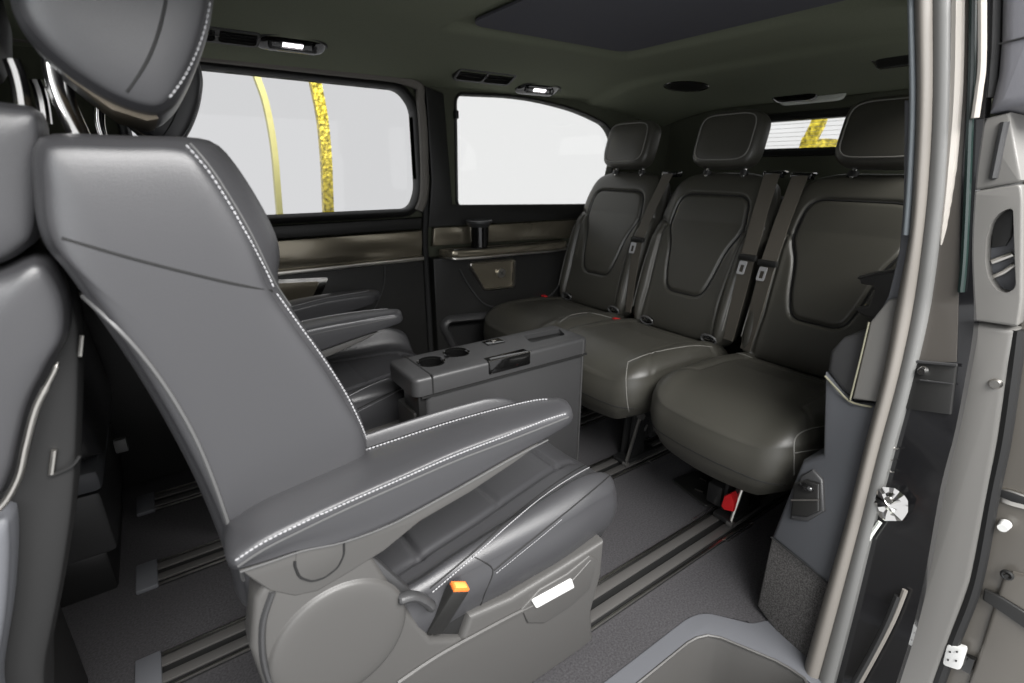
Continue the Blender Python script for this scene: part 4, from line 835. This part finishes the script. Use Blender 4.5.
# ------------------------------------------------------------------ front seats (backs only in view)
def front_seat():
    t = thing('front_seat', 'front passenger seat back at the left edge of the frame, bright curved trim', 'seat', (-0.5, 0.9, 0))
    y0 = 0.70
    def P3(px, y, D, W, m, nm, sk=None):
        s_ = offset2(np.array(pxy([tuple(p) for p in resample(cr([Vector((*p, 0)) for p in px], 6), 110)[:, :2]], y)), -0.007)
        return pad(nm, s_, m, lambda a, b, h: (a + 0.105 * h, y - h, b), D=D, p=6, skirt=sk or ((-0.004, 0.002), (-0.015, 0.005), (-0.04, 0.007), (-W + 0.04, 0.007), (-W + 0.015, 0.005), (-W, 0.0)), back=D, N=110, K=16, parent=t, ang=80)
    P3([(-120, 92), (-40, 94), (5, 99), (34, 104), (47, 118), (50, 150), (48, 190), (42, 236), (26, 254), (0, 268), (-60, 285), (-140, 300), (-150, 200)], y0, 0.012, 0.44, 'leather', 'upper_backrest')
    P3([(-150, 300), (-60, 286), (0, 268), (28, 256), (46, 258), (60, 272), (72, 300), (72, 335), (56, 366), (38, 402), (28, 440), (19, 474), (0, 502), (-60, 520), (-150, 520)], y0 + 0.004, 0.014, 0.43, 'leather', 'lower_backrest')
    P3([(-150, 330), (-40, 300), (46, 262), (64, 270), (78, 296), (86, 330), (86, 372), (84, 430), (80, 500), (68, 580), (52, 660), (36, 740), (-150, 740)], y0 + 0.045, 0.006, 0.36, 'rubber', 'back_shell')
    P3([(-150, 540), (-60, 530), (0, 512), (18, 520), (16, 600), (4, 680), (-4, 760), (-150, 760)], y0 + 0.01, 0.012, 0.42, 'plastic_blue', 'seat_side')
    m = MB(); m.tube(cr(px3([(58, 362), (53, 374), (36, 408), (26, 445), (18, 478), (0, 507), (-30, 525)], 1, y0 - 0.010), 6, False), [0.001] * 3 + [0.0025] * 6 + [0.0038] * 28, 10); m.build('bright_trim', 'satin', t)
    m = MB(); m.tube(px3([(82, 335), (80, 356)], 1, y0 + 0.038), 0.0025, 8); m.build('shell_highlight_trim', 'satin', t); m = MB(); m.tube(px3([(54, 450), (51, 474)], 1, y0 + 0.036), 0.003, 8); m.build('shell_highlight_trim', 'satin', t)  # bright metal trim on the shell
    m = MB(); m.tube(cr(px3([(50, 476), (58, 473), (72, 466), (80, 456)], 1, y0 + 0.036), 4, False), 0.002, 6); m.build('shell_pocket_edge', 'seam', t)
    for y_ in (0.80, 0.96):
        pp = px3([(-6, 45), (0, 60), (5, 80), (9, 106)], 1, 0.72); m = MB(); m.tube(cr([Vector((p.x, y_, p.z)) for p in pp], 5, False), 0.0075, 10); m.build('headrest_post', 'chrome', t)
    P3([(-140, -60), (-60, -60), (-8, -30), (0, 10), (-4, 40), (-30, 60), (-140, 60)], 0.74, 0.012, 0.26, 'leather', 'headrest')
    m = MB(); m.box((-0.72, 0.70, 0.30), (-0.26, 1.16, 0.46), 0.04, seg=4); m.build('seat_cushion', 'leather', t)
    m = MB(); m.box((-0.66, 0.72, 0.0), (-0.28, 1.12, 0.31), 0.02); m.build('seat_base', 'plastic_dark', t)
    return t
front_seat()
ds = thing('front_seat', 'driver seat base in the dark beyond the gap between the near seats', 'seat', (-0.5, 1.6, 0))
m = MB(); m.box((-0.72, 1.36, 0.12), (-0.215, 1.80, 0.29), 0.015); m.build('seat_base', 'plastic_mid', ds)
m = MB(); m.box((-0.70, 1.38, 0.0), (-0.24, 1.78, 0.12), 0.01); m.build('seat_foot', 'bracket', ds)
m = MB(); m.box((-0.74, 1.33, 0.305), (-0.205, 1.83, 0.36), 0.014); m.build('base_trim', 'plastic_blue', ds)
m = MB(); m.prism([Vector((-0.30, 1.34, 0.36)), Vector((-0.19, 1.34, 0.38)), Vector((-0.23, 1.34, 0.98)), Vector((-0.35, 1.34, 0.98))], (0, 0.48, 0), 0.04, 4); m.build('backrest', 'leather', ds)
m = MB(); m.box((-0.72, 1.36, 0.36), (-0.25, 1.80, 0.45), 0.04, seg=3); m.build('seat_cushion', 'leather', ds)
c = at(121, 445, 1, 1.35); m = MB(); m.box((c.x - 0.012, 1.342, c.z - 0.016), (c.x + 0.012, 1.358, c.z + 0.016), 0.002); m.build('small_catch', 'piping', ds)
m = MB(); m.ell((-0.30, 1.58, 1.13), (0.05, 0.14, 0.10), e=0.6); m.build('headrest', 'leather', ds)
for y_ in (1.52, 1.64):
    m = MB(); m.cyl((-0.29, y_, 0.96), (-0.30, y_, 1.06), 0.007, 10); m.build('headrest_post', 'satin', ds)

# ------------------------------------------------------------------ console
def console():
    x0, x1, ya, yb, zt = 0.455, 1.045, 1.075, 1.245, 0.505
    t = thing('centre_console', 'dark grey free-standing console with two cup holders between the facing seats', 'console', (0.75, 1.16, 0))
    m = MB(); m.box((x0 + 0.035, ya + 0.006, 0.012), (x1 - 0.006, yb - 0.006, 0.452), 0.012, seg=3); m.build('console_body', 'plastic_mid', t)
    m = MB(); m.box((x0 + 0.006, ya + 0.03, 0.012), (x0 + 0.05, yb - 0.03, 0.40), 0.008); m.build('console_end', 'plastic_dark', t)
    cup = lambda cx, cy, r: [(cx + r * cos(a), cy + r * sin(a)) for a in np.linspace(0, 2 * pi, 29)[:-1]]
    holes = [cup(0.548, 1.165, 0.036), cup(0.640, 1.19, 0.036), rpoly([(0.865, 1.135), (1.00, 1.135), (1.025, 1.195), (0.885, 1.205)], 0.012, 5), rr(0.581, 1.165, 0.607, 1.19, 0.004)]
    plate('lid', rr(x0, ya, x1, yb, 0.022, 6), holes, 'plastic_mid', XY(zt), 0.05, parent=t, bev=0.012, wall=[0.045, 0.045, 0.018, 0.012])
    for cx, cy in ((0.548, 1.165), (0.640, 1.19)):
        m = MB(); lathe(m, (cx, cy, zt), [(0.0355, -0.0015), (0.033, -0.004), (0.031, -0.040), (0.0305, -0.043), (0.001, -0.043)], 36); m.build('cup_liner', 'gloss_black', t)  # dark insert imitates the shade inside the cup
        m = MB(); m.tube([Vector((cx + 0.037 * cos(a), cy + 0.037 * sin(a), zt)) for a in np.linspace(0, 2 * pi, 37)], 0.0022, 6); m.build('cup_ring', 'gloss_black', t)
    plate('tray_liner', rpoly([(0.868, 1.138), (0.998, 1.138), (1.022, 1.193), (0.887, 1.203)], 0.012, 5), [], 'rubber', XY(zt - 0.014), 0.003, parent=t)  # dark sheet imitates shade at the bottom of the slot
    m = MB(); m.box((0.505, ya - 0.0012, 0.455), (0.509, yb, zt + 0.0008)); m.box((x0 + 0.02, ya - 0.001, 0.448), (x1 - 0.005, yb, 0.4535)); m.build('lid_joint', 'rubber', t)
    m = MB(); m.box((1.020, ya - 0.001, 0.02), (1.0225, yb, zt - 0.006)); m.build('end_joint', 'piping', t)
    m = MB(); m.box((0.675, ya - 0.005, 0.468), (0.815, ya + 0.03, 0.507), 0.004); l = m.build('lid_latch', 'gloss_black', t)
    m = MB(); m.tube([(0.675, ya - 0.002, 0.506), (0.815, ya - 0.002, 0.506)], 0.0022, 6); m.build('latch_rim', 'satin', l)
    m = MB(); m.box((0.745, 1.185, zt), (0.805, 1.222, zt + 0.003), 0.001); s = m.build('switch_plate', 'gloss_black', t)
    m = MB(); m.box((0.768, 1.198, zt + 0.002), (0.782, 1.209, zt + 0.006), 0.001); m.build('switch_button', 'satin', s)
    m = MB(); m.box((0.470, ya + 0.012, 0.375), (0.49, ya + 0.10, 0.45), 0.003); m.build('end_pocket', 'bracket', t)
    return t
console()

# ------------------------------------------------------------------ rear bench
TL_ = radians(16)
def bench_back(yc, w=0.225, label=''):
    pass
def build_bench_seat(yc, name, label, grp, cush):
    t = thing(name, label, 'seat', (1.35, yc, 0), grp)
    B0 = Vector((1.585, yc, 0.395)); ux = Vector((0, -1, 0)); uu = Vector((sin(TL_), 0, cos(TL_))); nn_ = Vector((-cos(TL_), 0, sin(TL_)))
    def fm(a, b, h):
        hh = h + 0.018 * np.clip(1 - ((b - 0.18) / 0.25) ** 2, 0, 1) - 0.02 * np.clip((b - 0.45) / 0.17, 0, 1) ** 2
        return (B0.x + b * uu.x + hh * nn_.x, B0.y - a, B0.z + b * uu.z + hh * nn_.z)
    out = [(-0.19, 0.0), (0.19, 0.0), (0.215, 0.05), (0.228, 0.22), (0.225, 0.38), (0.205, 0.52), (0.18, 0.595), (0.10, 0.618), (-0.10, 0.618), (-0.18, 0.595), (-0.205, 0.52), (-0.225, 0.38), (-0.228, 0.22), (-0.215, 0.05)]
    out = rpoly(out, [0.03, 0.03, 0.05, 0.08, 0.08, 0.06, 0.05, 0.06, 0.06, 0.05, 0.06, 0.08, 0.08, 0.05], 5)
    U = rpoly([(-0.140, 0.53), (0.140, 0.53), (0.156, 0.405), (0.120, 0.335), (0.098, 0.22), (0.074, 0.155), (-0.074, 0.155), (-0.098, 0.22), (-0.120, 0.335), (-0.156, 0.405)], [0.05, 0.05, 0.035, 0.035, 0.05, 0.04, 0.04, 0.05, 0.035, 0.035], 5); U = [tuple(p) for p in U] + [tuple(U[0])]
    gr = [(U, 0.0062, 0.010)]
    for s in (-1, 1): gr.append(([(s * 0.23, 0.43), (s * 0.19, 0.425), (s * 0.156, 0.405)], 0.005, 0.007)); gr.append(([(s * 0.172, 0.40), (s * 0.165, 0.30), (s * 0.158, 0.15), (s * 0.165, 0.02)], 0.006, 0.008))
    def ex(A, B):
        e = np.abs(A); bol = 0.022 * np.exp(-((e - 0.19) / 0.030) ** 2) * np.clip((0.42 - B) / 0.06, 0, 1); 
        return bol
    bk = pad('backrest', out, 'leather_bench', fm, D=0.030, p=7, skirt=((-0.008, 0.004), (-0.03, 0.006), (-0.06, 0.003)), back=0.012, N=300, K=90, grooves=gr, extra=ex, parent=t, ang=80)
    bk.data.name = 'bench_backrest'
    # dark thread in the seams and side piping
    def wp(a, b, h): q_ = fm(np.array([a]), np.array([b]), np.array([h])); return Vector((float(q_[0][0]), float(q_[1][0]) if hasattr(q_[1], '__len__') else yc - a, float(q_[2][0])))
    m = MB(); sx = [wp(a, b, 0.0215 + (0.022 * math.exp(-((abs(a) - 0.19) / 0.03) ** 2) * min(1, max(0, (0.42 - b) / 0.06)))) for a, b in U]; m.tube(sx, 0.0026, 6); m.build('centre_seam', 'seam', bk)
    for s in (-1, 1):
        m = MB(); m.tube([wp(s * (0.204 - 0.02 * max(0, (b - 0.40)) / 0.2), b, 0.041 - 0.018 * min(1, max(0, (b - 0.34) / 0.08))) for b in np.linspace(0.06, 0.40, 18)], 0.0016, 6); m.build('side_piping', 'piping_pale', bk)
    # headrest
    hc = B0 + uu * 0.722 + nn_ * 0.022
    R3 = Matrix((nn_, Vector((0, 1, 0)), uu)).transposed()
    yo_ = -0.022 if yc < 0.8 else 0.0
    hc.y += yo_
    m = MB(); m.ell(hc, (0.043, 0.128, 0.098), R3, 26, 0.46); hd = m.build('headrest', 'leather_bench', t, ang=80)
    lp = []
    for a in np.linspace(0, 2 * pi, 60):
        sp = lambda x: math.copysign(abs(x) ** 0.42, x)
        lp.append(hc + R3 @ Vector((0.058 * sp(cos(a)) * 0.93 , 0, 0)) * 0 + R3 @ Vector((0.0418, 0.108 * sp(cos(a)), 0.079 * sp(sin(a)))))
    m = MB(); m.tube(lp, 0.0022, 6, caps=False); m.build('headrest_piping', 'piping_pale', hd)
    for s in (-1, 1):
        p0 = B0 + uu * 0.585 + Vector((0, s * 0.075 + yo_, 0)) - nn_ * 0.005; m = MB(); m.cyl(p0, p0 + uu * 0.07, 0.007, 12); m.build('headrest_post', 'chrome', t)
        m = MB(); m.cyl(B0 + uu * 0.605 + Vector((0, s * 0.075 + yo_, 0)) - nn_ * 0.005, B0 + uu * 0.622 + Vector((0, s * 0.075 + yo_, 0)) - nn_ * 0.005, 0.015, 14); m.build('post_sleeve', 'plastic_dark', t)
    # cushion
    xa, xb, ya, yb_ = cush; z0 = 0.395
    pl = rpoly([(xb, ya), (xb, yb_), (xa + 0.06, yb_), (xa, yb_ - 0.05), (xa - 0.02, (ya + yb_) / 2), (xa, ya + 0.05), (xa + 0.06, ya)], [0.03, 0.03, 0.08, 0.08, 0.2, 0.08, 0.08], 7)
    yc_ = (ya + yb_) / 2; hw = (yb_ - ya) / 2
    def ex2(A, B):
        e = np.abs(B - yc_) / hw; return -0.035 * np.clip((xa + 0.14 - A) / 0.14, 0, 1) ** 2 + 0.012 * np.exp(-((e - 0.8) / 0.16) ** 2) - 0.030 * np.clip((A - 1.38) / 0.25, 0, 1)
    g2 = [([(xb, yc_ + hw * 0.62), (xa + 0.16, yc_ + hw * 0.66), (xa + 0.08, yc_ + hw * 0.98)], 0.005, 0.005), ([(xb, yc_ - hw * 0.62), (xa + 0.16, yc_ - hw * 0.66), (xa + 0.08, yc_ - hw * 0.98)], 0.005, 0.005), ([(xa + 0.40, yc_ + hw), (xa + 0.40, yc_ - hw)], 0.006, 0.006)]
    cu = pad('seat_cushion', pl, 'leather_bench', lambda a, b, h: (a, b, z0 + h), D=0.040, p=4.5, skirt=((-0.015, 0.006), (-0.06, 0.008), (-0.10, 0.0), (-0.115, -0.010), (-0.135, -0.018), (-0.150, -0.028)), back=0.004, N=200, K=50, grooves=g2, extra=ex2, parent=t, ang=75)
    # piping drawn on the cushion: side seams rounding down the front
    tr = surf(cu)
    def down(pl_, off=0.0008):
        r_ = []
        for x, y in pl_:
            loc, n_, i_, d_ = tr.ray_cast(Vector((x, y, 0.6)), Vector((0, 0, -1)))
            if loc: r_.append(loc + Vector((0, 0, off)))
        return r_
    m = MB(); pts = []
    for a in np.linspace(yc_ - hw * 0.9, yc_ + hw * 0.9, 24):
        loc, n_, i_, d_ = tr.ray_cast(Vector((xa - 0.3, a, 0.285)), Vector((1, 0, 0)))
        if loc: pts.append(loc)
    if len(pts) > 2: m.tube(pts, 0.0018, 6)
    m.build('skirt_seam', 'seam', cu)
    return t
b1 = build_bench_seat(1.615, 'bench_seat', 'far left seat of the rear bench, beside the rear side window', 'rear bench seats', (1.10, 1.60, 1.39, 1.84))
b2 = build_bench_seat(1.145, 'bench_seat', 'middle seat of the rear bench, behind the console', 'rear bench seats', (1.10, 1.60, 0.925, 1.385))
b3 = build_bench_seat(0.665, 'bench_seat', 'right seat of the rear bench, nearest the open door, standing apart', 'rear bench seats', (1.09, 1.60, 0.44, 0.890))
# light piping along the seams of the bench cushions
def seat_lines(t, lines, r=0.0016):
    cu = [o for o in t.children if o.name.startswith('seat_cushion')][0]; tr = surf(cu)
    for l in lines:
        d_ = drape(tr, l, 0.0004, 0.008)
        if len(d_) > 2: m_ = MB(); sline(m_, d_, r); m_.build('seam_piping', 'piping_pale', cu)
seat_lines(b3, [[(664, 374), (680, 362), (702, 355), (735, 353), (752, 358)], [(824, 426), (806, 430), (795, 438), (794, 455), (794, 475)], [(795, 453), (824, 448)]])
seat_lines(b2, [[(628, 362), (652, 353), (690, 346), (712, 347)], [(628, 362), (626, 378), (627, 400), (629, 412)]])
seat_lines(b1, [[(560, 322), (572, 315), (590, 313), (612, 318)]])
# legs
def bench_leg(y, x, par, nm='leg', rail_z=0.012):
    l = MB()
    l.prism([Vector((x + 0.01, y - 0.02, 0.012)), Vector((x + 0.09, y - 0.02, 0.012)), Vector((x + 0.06, y - 0.02, 0.235)), Vector((x + 0.02, y - 0.02, 0.235))], (0, 0.012, 0), 0.002)
    l.prism([Vector((x + 0.01, y + 0.012, 0.012)), Vector((x + 0.09, y + 0.012, 0.012)), Vector((x + 0.06, y + 0.012, 0.235)), Vector((x + 0.02, y + 0.012, 0.235))], (0, 0.012, 0), 0.002)
    lg = l.build(nm, 'bracket', par)
    q_ = MB(); q_.tube([(x - 0.015, y - 0.026, 0.018), (x + 0.04, y - 0.026, 0.185)], 0.006, 8); q_.build('strut', 'satin', lg)
    q_ = MB(); disc(q_, (x + 0.04, y - 0.028, 0.19), 0.012, (0, 1, 0), 0.02, 14); disc(q_, (x - 0.015, y - 0.026, 0.018), 0.009, (0, 1, 0), 0.018, 12); q_.build('bolt', 'steel', lg)
    q_ = MB(); q_.box((x - 0.02, y - 0.03, 0.012), (x + 0.14, y + 0.03, 0.030), 0.004); q_.build('foot', 'bracket', lg)
    q_ = MB(); q_.tube([Vector((x + 0.09 + 0.0, y - 0.055 + 0.006 * k, 0.125 + 0.016 * cos(k * 1.2))) for k in range(9)], 0.004, 6); q_.build('spring', 'steel', lg)
    return lg
bench_leg(0.655, 1.235, b3); bench_leg(1.05, 1.22, b2); bench_leg(1.74, 1.30, b1); 
q = MB(); q.prism(px3([(721, 506), (724, 496), (730, 494), (734, 502), (733, 512), (724, 510)], 0, 1.22), (0.03, 0, 0), 0.003); q.build('red_latch', 'red', b3)
q = MB(); q.box((1.24, 0.68, 0.03), (1.32, 0.73, 0.10), 0.008); q.build('latch_block', 'bracket', b3)
q = MB(); q.box((1.30, 0.46, 0.17), (1.58, 0.90, 0.205), 0.01); q.build('under_frame', 'bracket', b3)
q = MB(); q.box((1.30, 0.94, 0.17), (1.58, 1.37, 0.205), 0.01); q.box((1.30, 1.0, 0.10), (1.34, 1.02, 0.19), 0.003); q.build('under_frame', 'bracket', b2)
q = MB(); q.box((1.30, 1.41, 0.17), (1.58, 1.82, 0.205), 0.01); q.build('under_frame', 'bracket', b1)
# shelf behind the bench closes the gap to the tailgate
q = MB(); q.box((1.90, YN + 0.03, 0.0), (2.0, YF - 0.06, 0.90), 0.02); tag(q.build('rear_partition', 'rubber'), 'black partition behind the rear bench backrests', 'partition')
# belts
def belt(lbl, top, tongue, bot, w1=0.047, xt=1.74, xm=1.61, xb=1.545, cup=None):
    t = thing('seat_belt', lbl, 'seat belt', at(*bot, 0, xb), 'webbing belts of the rear bench')
    a = at(*top, 0, xt); mpt = at(*tongue, 0, xm); bpt = at(*bot, 0, xb)
    d = (mpt - a).normalized(); m = MB(); m.ribbon([a + Vector((0.06, 0.01, 0.0)), a, a.lerp(mpt, 0.5) + Vector((-0.006, 0, 0)), mpt], (0, 1, 0.0), w1, 0.0022); m.build('webbing', 'belt', t)
    m = MB(); m.ribbon([mpt, mpt.lerp(bpt, 0.45) + Vector((-0.008, -0.004, 0)), bpt], [(0, 1, 0), (0.15, 1, 0), (0.3, 1, 0)], [w1 * 0.95, w1 * 0.95, w1 * 0.85], 0.0022); m.build('lower_webbing', 'belt_light', t)
    m = MB(); R = Matrix.Rotation(-TL_, 3, 'Y'); m.box(mpt + Vector((-0.010, -0.032, -0.008)), mpt + Vector((0.006, 0.032, 0.012)), 0.004); m.build('belt_guide', 'plastic_dark', t)
    pz = mpt + Vector((-0.024, 0, -0.008)); fo = rr(-0.013, -0.042, 0.013, 0.0, 0.004); fi = rr(-0.007, -0.035, 0.007, -0.012, 0.002); plate('tongue', fo, [fi], 'tongue_metal', lambda a, b, h: (pz.x + b * 0.30 - h, pz.y + a, pz.z + b), 0.003, parent=t)
    m = MB(); m.box(a + Vector((0.0, -0.034, -0.012)), a + Vector((0.05, 0.034, 0.010)), 0.006); m.build('belt_outlet', 'gloss_black', t)
    return t
belt('seat belt between the far left and middle bench seats', (668, 174), (638, 240), (628, 312))
belt('left of the two seat belts between the middle and right bench seats', (772, 174), (748, 258), (728, 340), 0.052)
belt('right of the two seat belts between the middle and right bench seats', (800, 176), (768, 264), (745, 350), 0.050, xm=1.60)
# isofix covers and red buckles in the crease
def iso(u, v, lbl):
    c = at(u, v, 0, 1.545); t = thing('anchor_cover', lbl, 'anchor cover', c, 'oval anchor covers in the bench crease')
    m = MB(); pts = [c + Vector((-0.004 + 0.014 * -sin(a) * 0.4, 0.030 * cos(a), 0.017 * sin(a))) for a in np.linspace(0, 2 * pi, 30)]; m.tube(pts, 0.0035, 6); m.build('cover_rim', 'piping', t)
    m = MB(); m.ell(c + Vector((0.006, 0, 0)), (0.012, 0.028, 0.015), n=12); m.build('cover_cap', 'gloss_black', t)
    m = MB(); m.tube([c + Vector((-0.010, -0.010, 0.001)), c + Vector((-0.010, 0.010, 0.001))], 0.0022, 6); m.build('anchor_bar', 'chrome', t)
iso(567, 296, 'oval anchor cover at the left of the far left bench seat'); iso(614, 310, 'oval anchor cover at the right of the far left bench seat')
iso(647, 320, 'oval anchor cover at the left of the middle bench seat'); iso(709, 339, 'oval anchor cover at the right of the middle bench seat')
def redb(u, v, lbl, x=1.50):
    c = at(u, v, 0, x); t = thing('belt_buckle', lbl, 'buckle', c, 'red topped bench buckles')
    m = MB(); m.box(c + Vector((-0.010, -0.014, -0.035)), c + Vector((0.012, 0.014, -0.001)), 0.003); m.build('buckle_body', 'plastic_dark', t)
    m = MB(); m.box(c + Vector((-0.009, -0.013, -0.002)), c + Vector((0.010, 0.013, 0.003)), 0.001); m.build('buckle_button', 'red', t)
redb(544, 296, 'red topped belt buckle at the far left of the bench', 1.47); redb(616, 319, 'red topped belt buckle between far left and middle bench seats', 1.50)
# grey armrest hook on the right bench seat's outer side
t = thing('belt_guide_arm', 'grey moulded belt guide arm beside the right bench seat backrest', 'guide arm', (1.5, 0.45, 0.6))
m = MB(); m.prism(px3([(858, 276), (874, 272), (905, 268), (905, 325), (884, 322), (862, 316), (853, 308), (868, 306), (874, 292), (872, 286), (860, 284)], 0, 1.42), (0.03, 0, 0), 0.006, 3); m.build('guide_body', 'plastic', t)
m = MB(); m.tube(px3([(858, 278), (880, 273), (900, 270)], 0, 1.418), 0.003, 6); m.build('guide_edge', 'plastic', t)
